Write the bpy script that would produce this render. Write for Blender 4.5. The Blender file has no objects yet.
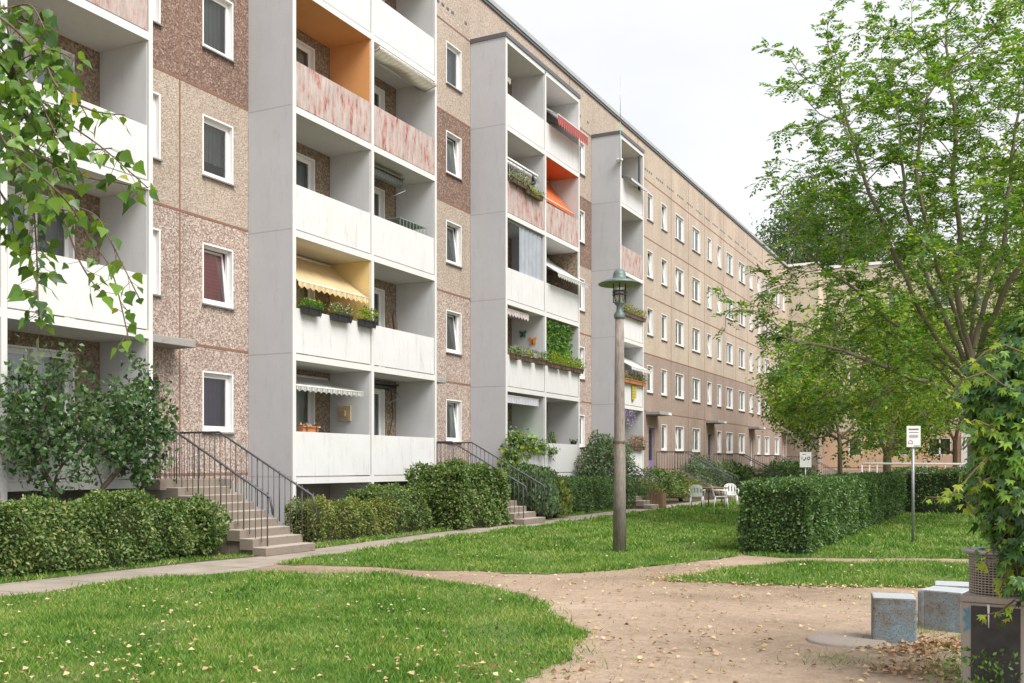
import bpy, bmesh, math, random
import numpy as np
from mathutils import Vector, Matrix
R = math.radians
random.seed(4); rng = np.random.default_rng(4)
sc = bpy.context.scene
COL = sc.collection

# ---------------------------------------------------------------- camera
F = 995.6; TH = R(26.6); HY = 465.0; EZ = 1.6
S_, C_ = math.sin(TH), math.cos(TH)
cam = bpy.data.cameras.new('camera'); co = bpy.data.objects.new('camera', cam); COL.objects.link(co)
co.location = (0, 0, EZ); co.rotation_euler = (R(90), 0, TH)
cam.lens = 35; cam.sensor_width = 36; cam.shift_y = (HY - 341.5) / 1024; cam.clip_end = 2000
sc.camera = co

def ground(px, py, Z=0):          # a point of the photo that lies at height Z
    d = (EZ - Z) * F / (py - HY); l = (px - 512) / F * d
    return (-d * S_ + l * C_, d * C_ + l * S_)
def at(px, py, d):                # a point of the photo at distance d
    l = (px - 512) / F * d
    return np.array((-d * S_ + l * C_, d * C_ + l * S_, EZ + (HY - py) * d / F))
def yx(px, X):                    # where photo column px meets the plane X
    s = (px - 512) / F
    return X * (C_ + s * S_) / (s * C_ - S_)
def zx(px, py, X):
    Y = yx(px, X); return EZ + (HY - py) * (-X * S_ + Y * C_) / F

# ---------------------------------------------------------------- objects
WL = {}
def tag(o, label=None, cat=None, group=None, kind=None):
    if label: o['label'] = label
    if cat: o['category'] = cat
    if group: o['group'] = group
    if kind: o['kind'] = kind
    return o
def thing(name, loc, label, cat, group=None):
    o = bpy.data.objects.new(name, None); COL.objects.link(o); o.location = loc
    o.empty_display_size = .3
    WL[o.name] = np.array(loc, float)
    return tag(o, label, cat, group)
def link(name, me, mats, parent, org):
    for m in (mats if isinstance(mats, (list, tuple)) else [mats]): me.materials.append(m)
    o = bpy.data.objects.new(name, me); COL.objects.link(o)
    if parent is not None: o.parent = parent; WL[o.name] = WL[parent.name]
    else: o.location = org; WL[o.name] = np.array(org, float)
    return o
class MB:
    def __init__(s): s.v = []; s.f = []; s.m = []; s.sm = []
    def quad(s, a, b, c, d, m=0):
        n = len(s.v); s.v += [a, b, c, d]; s.f.append((n, n+1, n+2, n+3)); s.m.append(m); s.sm.append(False); return s
    def box(s, x0, x1, y0, y1, z0, z1, m=0, mx=None):
        n = len(s.v)
        s.v += [(x0,y0,z0),(x1,y0,z0),(x1,y1,z0),(x0,y1,z0),(x0,y0,z1),(x1,y0,z1),(x1,y1,z1),(x0,y1,z1)]
        for i, f in enumerate(((0,3,2,1),(4,5,6,7),(0,1,5,4),(1,2,6,5),(2,3,7,6),(3,0,4,7))):
            s.f.append(tuple(n+k for k in f)); s.m.append(mx if (mx is not None and i == 3) else m); s.sm.append(False)
        return s
    def tube(s, pts, rad, n=6, m=0, cap=True):
        pts = [Vector(p) for p in pts]
        if not hasattr(rad, '__len__'): rad = [rad] * len(pts)
        b = len(s.v); up = None
        for i, p in enumerate(pts):
            t = (pts[min(i+1, len(pts)-1)] - pts[max(i-1, 0)]).normalized()
            if up is None: up = t.orthogonal().normalized()
            else: up = (up - t * up.dot(t)); up = up.normalized() if up.length > 1e-5 else t.orthogonal().normalized()
            w = t.cross(up)
            for k in range(n):
                a = 2 * math.pi * k / n
                s.v.append(tuple(p + (up * math.cos(a) + w * math.sin(a)) * rad[i]))
        for i in range(len(pts)-1):
            for k in range(n):
                s.f.append((b+i*n+k, b+i*n+(k+1)%n, b+(i+1)*n+(k+1)%n, b+(i+1)*n+k)); s.m.append(m); s.sm.append(n > 4)
        if cap:
            s.f.append(tuple(b+k for k in range(n))[::-1]); s.m.append(m); s.sm.append(False)
            s.f.append(tuple(b+(len(pts)-1)*n+k for k in range(n))); s.m.append(m); s.sm.append(False)
        return s
    def lathe(s, c, prof, n=24, m=0):
        b = len(s.v)
        for r, z in prof:
            for k in range(n):
                a = 2*math.pi*k/n; s.v.append((c[0]+r*math.cos(a), c[1]+r*math.sin(a), c[2]+z))
        for i in range(len(prof)-1):
            for k in range(n):
                s.f.append((b+i*n+k, b+i*n+(k+1)%n, b+(i+1)*n+(k+1)%n, b+(i+1)*n+k)); s.m.append(m); s.sm.append(True)
        return s
    def build(s, name, mats, parent=None, org=(0,0,0), bevel=0, rot=None, piv=None):
        o0 = WL[parent.name] if parent is not None else np.array(org, float)
        V = np.array(s.v, float)
        if rot:
            p = np.array(piv if piv is not None else o0, float); c, q = math.cos(rot), math.sin(rot)
            D = V - p; V = np.stack([D[:,0]*c - D[:,1]*q, D[:,0]*q + D[:,1]*c, D[:,2]], 1) + p
        V = V - o0
        me = bpy.data.meshes.new(name); me.from_pydata(V.tolist(), [], s.f)
        me.polygons.foreach_set('material_index', s.m); me.polygons.foreach_set('use_smooth', s.sm); me.update()
        o = link(name, me, mats, parent, org)
        if bevel:
            b = o.modifiers.new('b', 'BEVEL'); b.width = bevel; b.segments = 2; b.limit_method = 'ANGLE'; b.angle_limit = R(50)
        return o
def npmesh(name, V, Fc, mats, parent=None, org=(0,0,0), smooth=False, mi=None):
    o0 = WL[parent.name] if parent is not None else np.array(org, float)
    V = (V - o0).astype(np.float32); k = Fc.shape[1]
    me = bpy.data.meshes.new(name)
    me.vertices.add(len(V)); me.vertices.foreach_set('co', V.ravel())
    me.loops.add(Fc.size); me.loops.foreach_set('vertex_index', Fc.astype(np.int32).ravel())
    me.polygons.add(len(Fc)); me.polygons.foreach_set('loop_start', np.arange(0, Fc.size, k, dtype=np.int32))
    me.polygons.foreach_set('loop_total', np.full(len(Fc), k, dtype=np.int32))
    if mi is not None: me.polygons.foreach_set('material_index', mi.astype(np.int32))
    me.update(calc_edges=True)
    if smooth: me.polygons.foreach_set('use_smooth', np.ones(len(Fc), bool))
    return link(name, me, mats, parent, org)

# ---------------------------------------------------------------- materials
def newmat(name):
    m = bpy.data.materials.new(name); m.use_nodes = True
    nt = m.node_tree; b = nt.nodes['Principled BSDF']; return m, nt, b
def nd(nt, t, **k):
    n = nt.nodes.new('ShaderNode' + t)
    for a, v in k.items():
        if a.startswith('i_'):
            kk = a[2:]; n.inputs[int(kk) if kk.isdigit() else kk.replace('_', ' ')].default_value = v
        else: setattr(n, a, v)
    return n
def ramp(nt, fac, stops, interp='LINEAR'):
    r = nt.nodes.new('ShaderNodeValToRGB'); r.color_ramp.interpolation = interp
    e = r.color_ramp.elements
    while len(e) < len(stops): e.new(.5)
    for q, (p, c) in zip(e, stops): q.position = p; q.color = (*c, 1) if len(c) == 3 else c
    nt.links.new(fac, r.inputs[0]); return r.outputs[0]
def mul(nt, a, b, f=1., mode='MULTIPLY'):
    n = nd(nt, 'MixRGB', blend_type=mode); n.inputs[0].default_value = f
    nt.links.new(a, n.inputs[1])
    if hasattr(b, 'is_output'): nt.links.new(b, n.inputs[2])
    else: n.inputs[2].default_value = (*b, 1)
    return n.outputs[0]
def coord(nt, sc_=(1,1,1)):
    g = nd(nt, 'TexCoord'); mp = nd(nt, 'Mapping'); mp.inputs['Scale'].default_value = sc_
    nt.links.new(g.outputs['Object'], mp.inputs[0]); return mp.outputs[0]
def noise(nt, co_, s, det=4, rough=.6):
    n = nd(nt, 'TexNoise'); n.inputs['Scale'].default_value = s; n.inputs['Detail'].default_value = det; n.inputs['Roughness'].default_value = rough
    nt.links.new(co_, n.inputs['Vector']); return n.outputs[0]
def bump(nt, b, h, st=.3, dist=.02):
    n = nd(nt, 'Bump'); n.inputs['Strength'].default_value = st; n.inputs['Distance'].default_value = dist
    nt.links.new(h, n.inputs['Height']); nt.links.new(n.outputs[0], b.inputs['Normal'])
def g3(v): return (v, v, v)
def plain(name, c, rough=.6, var=.12, s=8, metal=0, bp=.15):
    m, nt, b = newmat(name); cc = coord(nt)
    n = noise(nt, cc, s)
    lo = tuple(x*(1-var) for x in c); hi = tuple(min(1, x*(1+var)) for x in c)
    nt.links.new(ramp(nt, n, [(.3, lo), (.7, hi)]), b.inputs['Base Color'])
    b.inputs['Roughness'].default_value = rough; b.inputs['Metallic'].default_value = metal
    if bp: bump(nt, b, n, bp, .01)
    return m
def painted(name, c, dirt=(.45,.43,.38), amt=.5, streak=True, rough=.65, joints=False):
    m, nt, b = newmat(name)
    base = ramp(nt, noise(nt, coord(nt), 1.3, 6), [(.3, tuple(x*.93 for x in c)), (.7, c)])
    st = noise(nt, coord(nt, (3.2, 3.2, .55) if streak else (3, 3, 3)), 1.9, 10, .78)
    mask = ramp(nt, st, [(.53, g3(1)), (.80, dirt)])
    cc = mul(nt, base, mask, amt)
    sp = ramp(nt, noise(nt, coord(nt), 30, 3), [(.3, g3(.9)), (.5, g3(1))])
    cc = mul(nt, cc, sp, .6)
    if joints:
        g = nd(nt, 'NewGeometry'); sx = nd(nt, 'SeparateXYZ'); nt.links.new(g.outputs['Position'], sx.inputs[0])
        a = nd(nt, 'Math', operation='SUBTRACT'); a.inputs[1].default_value = 1.33; nt.links.new(sx.outputs[2], a.inputs[0])
        q = nd(nt, 'Math', operation='PINGPONG'); q.inputs[1].default_value = 1.4; nt.links.new(a.outputs[0], q.inputs[0])
        cc = mul(nt, cc, ramp(nt, q.outputs[0], [(0, g3(.72)), (.012, g3(.8)), (.02, g3(1))]))
    nt.links.new(cc, b.inputs['Base Color']); b.inputs['Roughness'].default_value = rough
    bump(nt, b, noise(nt, coord(nt), 60, 3), .12, .01)
    return m
def pebble(name, cols, s=24, stain=.25):
    m, nt, b = newmat(name); cc = coord(nt)
    v = nd(nt, 'TexVoronoi'); v.inputs['Scale'].default_value = s; nt.links.new(cc, v.inputs['Vector'])
    sep = nd(nt, 'SeparateColor'); nt.links.new(v.outputs['Color'], sep.inputs[0])
    c1 = ramp(nt, sep.outputs[0], cols)
    v2 = nd(nt, 'TexVoronoi'); v2.inputs['Scale'].default_value = s*2.3; nt.links.new(cc, v2.inputs['Vector'])
    sep2 = nd(nt, 'SeparateColor'); nt.links.new(v2.outputs['Color'], sep2.inputs[0])
    c2 = ramp(nt, sep2.outputs[1], cols)
    c = mul(nt, c1, c2, .4, 'MIX')
    st = ramp(nt, noise(nt, coord(nt, (1, 1, .35)), .9, 6), [(.3, g3(1-stain)), (.65, g3(1))])
    c = mul(nt, c, st)
    nt.links.new(c, b.inputs['Base Color']); b.inputs['Roughness'].default_value = .85
    bump(nt, b, v.outputs['Distance'], .5, .02)
    return m
def leafmat(name, cols, rough=.45, trans=.3):
    m, nt, b = newmat(name)
    g = nd(nt, 'NewGeometry')
    n = noise(nt, coord(nt), 1.1, 3)
    ad = nd(nt, 'Math', operation='MULTIPLY_ADD'); ad.inputs[1].default_value = .9; ad.inputs[2].default_value = -.45; nt.links.new(n, ad.inputs[0])
    a2 = nd(nt, 'Math', operation='ADD'); a2.use_clamp = True; nt.links.new(g.outputs['Random Per Island'], a2.inputs[0]); nt.links.new(ad.outputs[0], a2.inputs[1])
    k = len(cols)
    c = ramp(nt, a2.outputs[0], [(i/(k-1), q) for i, q in enumerate(cols)])
    nt.links.new(c, b.inputs['Base Color']); b.inputs['Roughness'].default_value = rough
    t = nd(nt, 'BsdfTranslucent'); mx = nd(nt, 'MixShader'); mx.inputs[0].default_value = trans
    tc = mul(nt, c, (1.35, 1.35, .7)); nt.links.new(tc, t.inputs[0])
    nt.links.new(b.outputs[0], mx.inputs[1]); nt.links.new(t.outputs[0], mx.inputs[2])
    nt.links.new(mx.outputs[0], nt.nodes['Material Output'].inputs[0])
    return m
def stripes(name, c1, c2, axis=1, period=.2, fr=.5, trans=.25):
    m, nt, b = newmat(name); g = nd(nt, 'NewGeometry'); sx = nd(nt, 'SeparateXYZ'); nt.links.new(g.outputs['Position'], sx.inputs[0])
    q = nd(nt, 'Math', operation='PINGPONG'); q.inputs[1].default_value = period/2; nt.links.new(sx.outputs[axis], q.inputs[0])
    c = ramp(nt, q.outputs[0], [(0, c1), (period*fr*.5, c1), (period*fr*.5+.001, c2)], 'CONSTANT')
    c = mul(nt, c, ramp(nt, noise(nt, coord(nt), 3, 5), [(.3, g3(.85)), (.6, g3(1))]))
    nt.links.new(c, b.inputs['Base Color']); b.inputs['Roughness'].default_value = .8
    t = nd(nt, 'BsdfTranslucent'); mx = nd(nt, 'MixShader'); mx.inputs[0].default_value = trans; nt.links.new(c, t.inputs[0])
    nt.links.new(b.outputs[0], mx.inputs[1]); nt.links.new(t.outputs[0], mx.inputs[2]); nt.links.new(mx.outputs[0], nt.nodes['Material Output'].inputs[0])
    return m
def glassmat(name, tint=(.75,.8,.8), fb=.12):
    m, nt, b = newmat(name); nt.nodes.remove(b)
    t = nd(nt, 'BsdfTransparent'); t.inputs[0].default_value = (*tint, 1)
    g = nd(nt, 'BsdfGlossy'); g.inputs['Roughness'].default_value = .03; g.inputs['Color'].default_value = (.9,.95,.95,1)
    f = nd(nt, 'Fresnel'); f.inputs[0].default_value = 1.5
    a = nd(nt, 'Math', operation='ADD'); a.inputs[1].default_value = fb; a.use_clamp = True; nt.links.new(f.outputs[0], a.inputs[0])
    cc = coord(nt); bp = nd(nt, 'Bump'); bp.inputs['Strength'].default_value = .05; bp.inputs['Distance'].default_value = .02
    nt.links.new(noise(nt, cc, 1.5, 2), bp.inputs['Height']); nt.links.new(bp.outputs[0], g.inputs['Normal'])
    mx = nd(nt, 'MixShader'); nt.links.new(a.outputs[0], mx.inputs[0]); nt.links.new(t.outputs[0], mx.inputs[1]); nt.links.new(g.outputs[0], mx.inputs[2])
    nt.links.new(mx.outputs[0], nt.nodes['Material Output'].inputs[0]); return m

M = {}
M['tan'] = pebble('tan aggregate', [(0, (.26,.195,.155)), (.35, (.39,.315,.255)), (.7, (.48,.405,.335)), (1, (.58,.51,.44))], 30, .18)
M['mid'] = pebble('brown aggregate', [(0, (.16,.10,.08)), (.3, (.29,.20,.165)), (.6, (.44,.345,.295)), (1, (.72,.65,.59))], 30, .2)
M['dark'] = pebble('dark brown aggregate', [(0, (.09,.05,.038)), (.45, (.19,.115,.085)), (.8, (.29,.19,.15)), (1, (.46,.36,.31))], 28, .2)
M['midfar'] = pebble('weathered brown aggregate', [(0, (.225,.16,.13)), (.4, (.32,.24,.20)), (.75, (.385,.295,.25)), (1, (.47,.385,.335))], 30, .22)
M['tanfar'] = pebble('weathered tan aggregate', [(0, (.37,.29,.225)), (.4, (.475,.385,.31)), (.75, (.53,.44,.36)), (1, (.61,.53,.445))], 30, .22)
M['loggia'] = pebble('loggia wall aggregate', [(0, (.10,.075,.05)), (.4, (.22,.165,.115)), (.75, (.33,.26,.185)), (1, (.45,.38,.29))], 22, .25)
M['peach'] = pebble('peach aggregate', [(0, (.50,.31,.21)), (.5, (.60,.41,.29)), (1, (.68,.50,.37))], 22, .15)
M['joint'] = plain('joint sealant', (.22,.12,.08), .8)
M['white'] = painted('white masonry paint', (.68,.68,.675), amt=.3)
M['panel'] = painted('parapet paint', (.67,.675,.68), (.46,.44,.39), .7)
M['gray'] = painted('grey side wall paint', (.51,.52,.55), (.70,.69,.68), .7, joints=True)
M['inner'] = painted('loggia paint', (.60,.61,.62), (.7,.68,.63), .6)
M['ceil'] = painted('loggia ceiling', (.66,.635,.62), (.7,.66,.58), .6, streak=False)
M['orange'] = painted('orange paint', (.74,.36,.14), (.8,.75,.7), .4)
M['redorange'] = painted('red orange paint', (.78,.17,.05), (.8,.75,.7), .4)
M['yellow'] = painted('pale yellow paint', (.78,.60,.28), (.8,.75,.7), .4)
def redpanel():
    m, nt, b = newmat('flaking red parapet')
    n = noise(nt, coord(nt, (4, 4, 1.2)), 1.7, 8, .7)
    c = ramp(nt, n, [(.33, (.27,.07,.06)), (.40, (.43,.22,.19)), (.47, (.47,.36,.335)), (.60, (.50,.44,.41)), (.78, (.55,.52,.49))])
    c = mul(nt, c, ramp(nt, noise(nt, coord(nt, (4,4,.8)), 2, 8, .75), [(.35, g3(.72)), (.6, g3(1))]))
    nt.links.new(c, b.inputs['Base Color']); b.inputs['Roughness'].default_value = .8; bump(nt, b, n, .3, .01); return m
M['red'] = redpanel()
M['flash'] = plain('dark flashing', (.10,.105,.12), .5, .1)
M['coping'] = plain('grey metal coping', (.42,.44,.44), .4, .08, 3, .4)
M['roof'] = plain('roof felt', (.12,.12,.12), .9)
M['pvc'] = plain('white window plastic', (.80,.80,.80), .35, .03, 3, 0, 0)
M['rub'] = plain('dark seal', (.05,.05,.05), .5)
M['sill'] = plain('zinc sill', (.30,.30,.30), .45, .15, 4, .5)
M['glass'] = glassmat('window glass')
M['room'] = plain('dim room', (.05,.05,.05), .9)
M['c_white'] = stripes('white net curtain', (.72,.73,.72), (.62,.63,.62), 1, .11, .5, .3)
M['c_grey'] = stripes('grey net curtain', (.33,.34,.33), (.25,.26,.26), 1, .13, .5, .2)
M['c_blue'] = plain('blue grey curtain', (.28,.33,.37), .8)
M['c_purple'] = stripes('purple blind', (.24,.14,.30), (.20,.12,.26), 1, .13)
M['c_red'] = stripes('red blind', (.62,.07,.06), (.50,.05,.045), 2, .08)
M['c_teal'] = stripes('teal blind', (.08,.36,.42), (.06,.28,.34), 2, .07)
M['c_dark'] = plain('drawn dark curtain', (.06,.06,.065), .8)
M['rail'] = plain('dark grey painted steel', (.085,.085,.09), .5, .15, 6, .3)
M['galv'] = plain('galvanised steel', (.35,.37,.40), .4, .12, 12, .6)
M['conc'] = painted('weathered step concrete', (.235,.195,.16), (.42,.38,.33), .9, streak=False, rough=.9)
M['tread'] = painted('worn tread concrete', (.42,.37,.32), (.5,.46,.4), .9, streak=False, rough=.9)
M['canopy'] = painted('chipped canopy concrete', (.33,.315,.30), (.12,.11,.11), 1., streak=False, rough=.9)
M['doorp'] = plain('violet door paint', (.20,.17,.36), .5)
M['plinth'] = painted('plinth render', (.36,.335,.31), (.5,.47,.44), .8)
M['plinthfar'] = painted('brown plinth', (.20,.15,.125), (.6,.6,.6), .8)
M['bark'] = painted('tree bark', (.20,.165,.125), (.4,.38,.34), .9, rough=.95)
M['barkd'] = painted('shrub bark', (.10,.075,.055), (.5,.5,.5), .8, rough=.95)
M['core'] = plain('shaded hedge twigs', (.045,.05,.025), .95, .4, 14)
M['twig'] = plain('twig bark', (.13,.095,.06), .9)
M['black'] = plain('black plastic', (.03,.03,.035), .5)
M['terra'] = plain('terracotta plastic', (.50,.20,.09), .6)
M['brownbox'] = plain('brown planter', (.13,.085,.06), .7)
M['plastic'] = plain('white resin', (.80,.80,.79), .35, .04)
M['wood'] = painted('brown garden wood', (.20,.12,.07), (.6,.55,.5), .8)
M['green_copper'] = plain('verdigris metal', (.13,.175,.165), .5, .2, 10, .3)
M['underhat'] = plain('olive underside', (.28,.30,.20), .6, .2, 6)
M['lampglass'] = glassmat('lamp glass', (.75,.74,.68), .15)
def polemat():
    m, nt, b = newmat('exposed aggregate pole'); 
    c = ramp(nt, noise(nt, coord(nt, (30, 30, 4)), 1.5, 8, .75), [(.3, (.14,.115,.095)), (.5, (.27,.235,.205)), (.7, (.38,.335,.295))])
    c = mul(nt, c, ramp(nt, noise(nt, coord(nt), 2, 5), [(.35, g3(.7)), (.6, g3(1))]))
    nt.links.new(c, b.inputs['Base Color']); b.inputs['Roughness'].default_value = .9; bump(nt, b, noise(nt, coord(nt, (1,1,.2)), 60), .4, .01); return m
M['pole'] = polemat()
M['bedsoil'] = plain('bed soil', (.085,.062,.042), .95, .4, 5, 0, .6)
def dirtmat():
    m, nt, b = newmat('trodden sandy ground'); cc = coord(nt)
    big = ramp(nt, noise(nt, cc, .35, 8, .65), [(.3, (.22,.155,.105)), (.48, (.385,.285,.205)), (.6, (.45,.34,.25)), (.75, (.55,.43,.33))])
    f = ramp(nt, noise(nt, cc, 7, 10, .85), [(.3, g3(.5)), (.45, g3(.88)), (.6, g3(1.05)), (.72, g3(1.18))])
    c = mul(nt, big, f)
    v = nd(nt, 'TexVoronoi'); v.inputs['Scale'].default_value = 32; nt.links.new(cc, v.inputs['Vector'])
    c = mul(nt, c, ramp(nt, v.outputs['Distance'], [(0, g3(1.25)), (.16, g3(1.15)), (.24, g3(.97)), (.8, g3(.88))]))
    mo = ramp(nt, noise(nt, cc, 1.7, 6, .7), [(.55, g3(0)), (.75, g3(1))])
    mm = nd(nt, 'MixRGB'); nt.links.new(mo, mm.inputs[0]); nt.links.new(c, mm.inputs[1]); mm.inputs[2].default_value = (.23,.19,.13,1)
    k = mul(nt, c, mm.outputs[0], .55, 'MIX')
    nt.links.new(k, b.inputs['Base Color']); b.inputs['Roughness'].default_value = .95
    bump(nt, b, noise(nt, cc, 14, 8, .8), .7, .03); return m
M['dirt'] = dirtmat()
def pathmat():
    m, nt, b = newmat('old concrete slab path'); cc = coord(nt)
    c = ramp(nt, noise(nt, cc, 1.2, 8, .7), [(.3, (.24,.20,.165)), (.55, (.36,.31,.26)), (.75, (.43,.375,.32))])
    c = mul(nt, c, ramp(nt, noise(nt, cc, 40, 4), [(.3, g3(.8)), (.6, g3(1.05))]))
    br = nd(nt, 'TexBrick'); br.offset = 0; br.inputs['Scale'].default_value = 1; br.inputs['Mortar Size'].default_value = .012
    br.inputs['Brick Width'].default_value = 1.2; br.inputs['Row Height'].default_value = 1.2; br.inputs['Color1'].default_value = (1,1,1,1); br.inputs['Color2'].default_value = (.9,.9,.9,1); br.inputs['Mortar'].default_value = (.4,.38,.33,1)
    nt.links.new(cc, br.inputs['Vector']); c = mul(nt, c, br.outputs['Color'])
    nt.links.new(c, b.inputs['Base Color']); b.inputs['Roughness'].default_value = .9; bump(nt, b, noise(nt, cc, 30, 6), .4, .01); return m
M['path'] = pathmat()
def lawnmat(name, gr, dead=(.24,.20,.10)):
    m, nt, b = newmat(name); cc = coord(nt)
    a = ramp(nt, noise(nt, cc, .8, 6, .7), [(.35, tuple(x*.75 for x in gr)), (.6, gr)])
    p = ramp(nt, noise(nt, cc, 2.3, 5, .7), [(.58, g3(0)), (.75, g3(1))])
    mm = nd(nt, 'MixRGB'); nt.links.new(p, mm.inputs[0]); nt.links.new(a, mm.inputs[1]); mm.inputs[2].default_value = (*dead, 1)
    c = mul(nt, mm.outputs[0], ramp(nt, noise(nt, cc, 45, 3), [(.3, g3(.6)), (.6, g3(1.1))]))
    nt.links.new(c, b.inputs['Base Color']); b.inputs['Roughness'].default_value = .9; bump(nt, b, noise(nt, cc, 40, 4), .6, .03); return m
M['turf'] = lawnmat('turf', (.11,.17,.035))
def grassmat():
    m, nt, b = newmat('grass blades'); cc = coord(nt); g = nd(nt, 'NewGeometry')
    n = noise(nt, cc, .9, 8, .72)
    ad = nd(nt, 'Math', operation='MULTIPLY_ADD'); ad.inputs[1].default_value = 2.4; ad.inputs[2].default_value = -1.2; nt.links.new(n, ad.inputs[0])
    a2 = nd(nt, 'Math', operation='ADD'); a2.use_clamp = True; nt.links.new(g.outputs['Random Per Island'], a2.inputs[0]); nt.links.new(ad.outputs[0], a2.inputs[1])
    c = ramp(nt, a2.outputs[0], [(0, (.05,.14,.02)), (.4, (.115,.255,.028)), (.75, (.20,.355,.042)), (.97, (.38,.40,.14))])
    nt.links.new(c, b.inputs['Base Color']); b.inputs['Roughness'].default_value = .6
    t = nd(nt, 'BsdfTranslucent'); mx = nd(nt, 'MixShader'); mx.inputs[0].default_value = .35; nt.links.new(mul(nt, c, (1.2,1.2,.7)), t.inputs[0])
    nt.links.new(b.outputs[0], mx.inputs[1]); nt.links.new(t.outputs[0], mx.inputs[2]); nt.links.new(mx.outputs[0], nt.nodes['Material Output'].inputs[0]); return m
M['grass'] = grassmat()
M['dryleaf'] = leafmat('fallen leaf', [(.30,.17,.09), (.42,.28,.15), (.52,.40,.25), (.58,.47,.20), (.60,.52,.38)], .7, .1)
M['brownleaf'] = leafmat('dry brown leaf', [(.17,.09,.045), (.30,.17,.09), (.42,.27,.15), (.5,.38,.25)], .7, .1)
M['l_hedge'] = leafmat('hedge leaf', [(.02,.05,.012), (.075,.145,.03), (.15,.25,.055), (.30,.33,.12)])
M['l_hedgey'] = leafmat('yellowing hedge leaf', [(.05,.10,.02), (.12,.19,.035), (.22,.28,.06), (.36,.30,.10)])
M['l_box'] = leafmat('glossy dark hedge leaf', [(.03,.075,.02), (.06,.13,.035), (.10,.19,.05), (.18,.28,.085)], .4)
M['l_pale'] = leafmat('pale shrub leaf', [(.06,.11,.05), (.13,.20,.10), (.22,.31,.17)])
M['l_ash'] = leafmat('ash leaf', [(.045,.11,.02), (.085,.20,.035), (.14,.29,.05), (.24,.38,.075)], .5, .45)
M['l_yellow'] = leafmat('yellow green leaf', [(.07,.15,.015), (.17,.29,.022), (.29,.40,.035), (.46,.46,.06)], .5, .5)
M['l_far'] = leafmat('distant tree leaf', [(.03,.075,.025), (.06,.125,.04), (.12,.20,.06)], .5, .4)
M['l_poplar'] = leafmat('poplar leaf', [(.035,.09,.02), (.07,.16,.025), (.12,.25,.03), (.20,.34,.04)], .3, .4)
M['l_poplary'] = leafmat('yellow poplar leaf', [(.45,.38,.04), (.35,.36,.05)], .4, .4)
M['l_vine'] = leafmat('vine leaf', [(.025,.07,.025), (.07,.16,.045), (.15,.30,.055), (.28,.45,.07)], .35, .35)
M['l_viney'] = leafmat('young vine leaf', [(.24,.40,.04), (.40,.45,.07)], .4, .5)
M['l_lilac'] = leafmat('lilac leaf', [(.03,.075,.028), (.065,.14,.045), (.12,.22,.065)], .4, .25)
M['f_pink'] = leafmat('pink petals', [(.6,.12,.35), (.75,.35,.6), (.8,.7,.75)], .6, .3)
M['f_red'] = leafmat('red petals', [(.6,.02,.05), (.75,.08,.12)], .6, .3)
M['f_violet'] = leafmat('violet petals', [(.30,.22,.50), (.5,.42,.66)], .6, .3)
M['f_mix'] = leafmat('mixed flowers and leaves', [(.05,.14,.03), (.12,.26,.05), (.25,.36,.07), (.55,.30,.30)], .6, .3)

# ---------------------------------------------------------------- leaves
SIMPLE = (np.array([(0,0,0), (-.26,.45,.07), (0,1,-.06), (.26,.45,.07)], float), np.array([(0,3,2), (0,2,1)]))
GRASSB = (np.array([(-.035,0,0), (.035,0,0), (.01,1,.12)], float), np.array([(0,1,2)]))
POPL = (np.array([(0,0,0), (-.36,.10,.05), (-.44,.30,.06), (-.22,.62,.03), (0,1.05,-.08), (.22,.62,.03), (.44,.30,.06), (.36,.10,.05), (0,.35,-.02)], float),
        np.array([(8,0,7), (8,7,6), (8,6,5), (8,5,4), (8,4,3), (8,3,2), (8,2,1), (8,1,0)]))
def _maple():
    pts = []
    for a, r in ((200,.30),(165,.62),(150,.40),(125,.85),(108,.45),(90,1.0),(72,.45),(55,.85),(30,.40),(15,.62),(-20,.30),(-90,.05)):
        pts.append((r*math.cos(R(a))*.62, .30+r*math.sin(R(a))*.72, .05*math.sin(a)))
    v = np.array([(0,.30,0)] + pts, float); n = len(pts)
    return v, np.array([(0, 1+(i+1) % n, 1+i) for i in range(n)])
MAPLE = _maple()
def unit(a): return a / np.maximum(np.linalg.norm(a, axis=1, keepdims=True), 1e-6)
def leafgeo(pos, d, nrm, size, tpl=SIMPLE):
    V, Fc = tpl; d = unit(d); s = unit(np.cross(d, nrm)); n = np.cross(s, d); N = len(pos)
    W = (pos[:,None,:] + size[:,None,None]*(V[None,:,0,None]*s[:,None,:] + V[None,:,1,None]*d[:,None,:] + V[None,:,2,None]*n[:,None,:]))
    FF = Fc[None] + (np.arange(N)*len(V))[:,None,None]
    return W.reshape(-1, 3), FF.reshape(-1, Fc.shape[1])
def leaves(name, pos, d, nrm, size, mat, parent=None, tpl=SIMPLE, org=(0,0,0), share=None, mat2=None):
    V, Fc = leafgeo(pos, d, nrm, size, tpl)
    if mat2:
        mi = np.repeat((rng.random(len(pos)) < share).astype(int), len(tpl[1]))
        return npmesh(name, V, Fc, [mat, mat2], parent, org, mi=mi)
    return npmesh(name, V, Fc, mat, parent, org)
def rnd3(n): return unit(rng.normal(size=(n, 3)))
def lump(P, a=.05, f=3.1):
    return a*(np.sin(P[:,0]*f+1.3+P[:,2]*f*.7) + np.sin(P[:,1]*f*1.27+.4+P[:,0]) + np.sin(P[:,2]*f*1.6+P[:,1]*f*.8) + .7*np.sin(P[:,1]*f*3.1+P[:,2]*f*2.3) + .6*np.sin(P[:,0]*f*2.7+P[:,1]*f*2.1))

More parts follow.
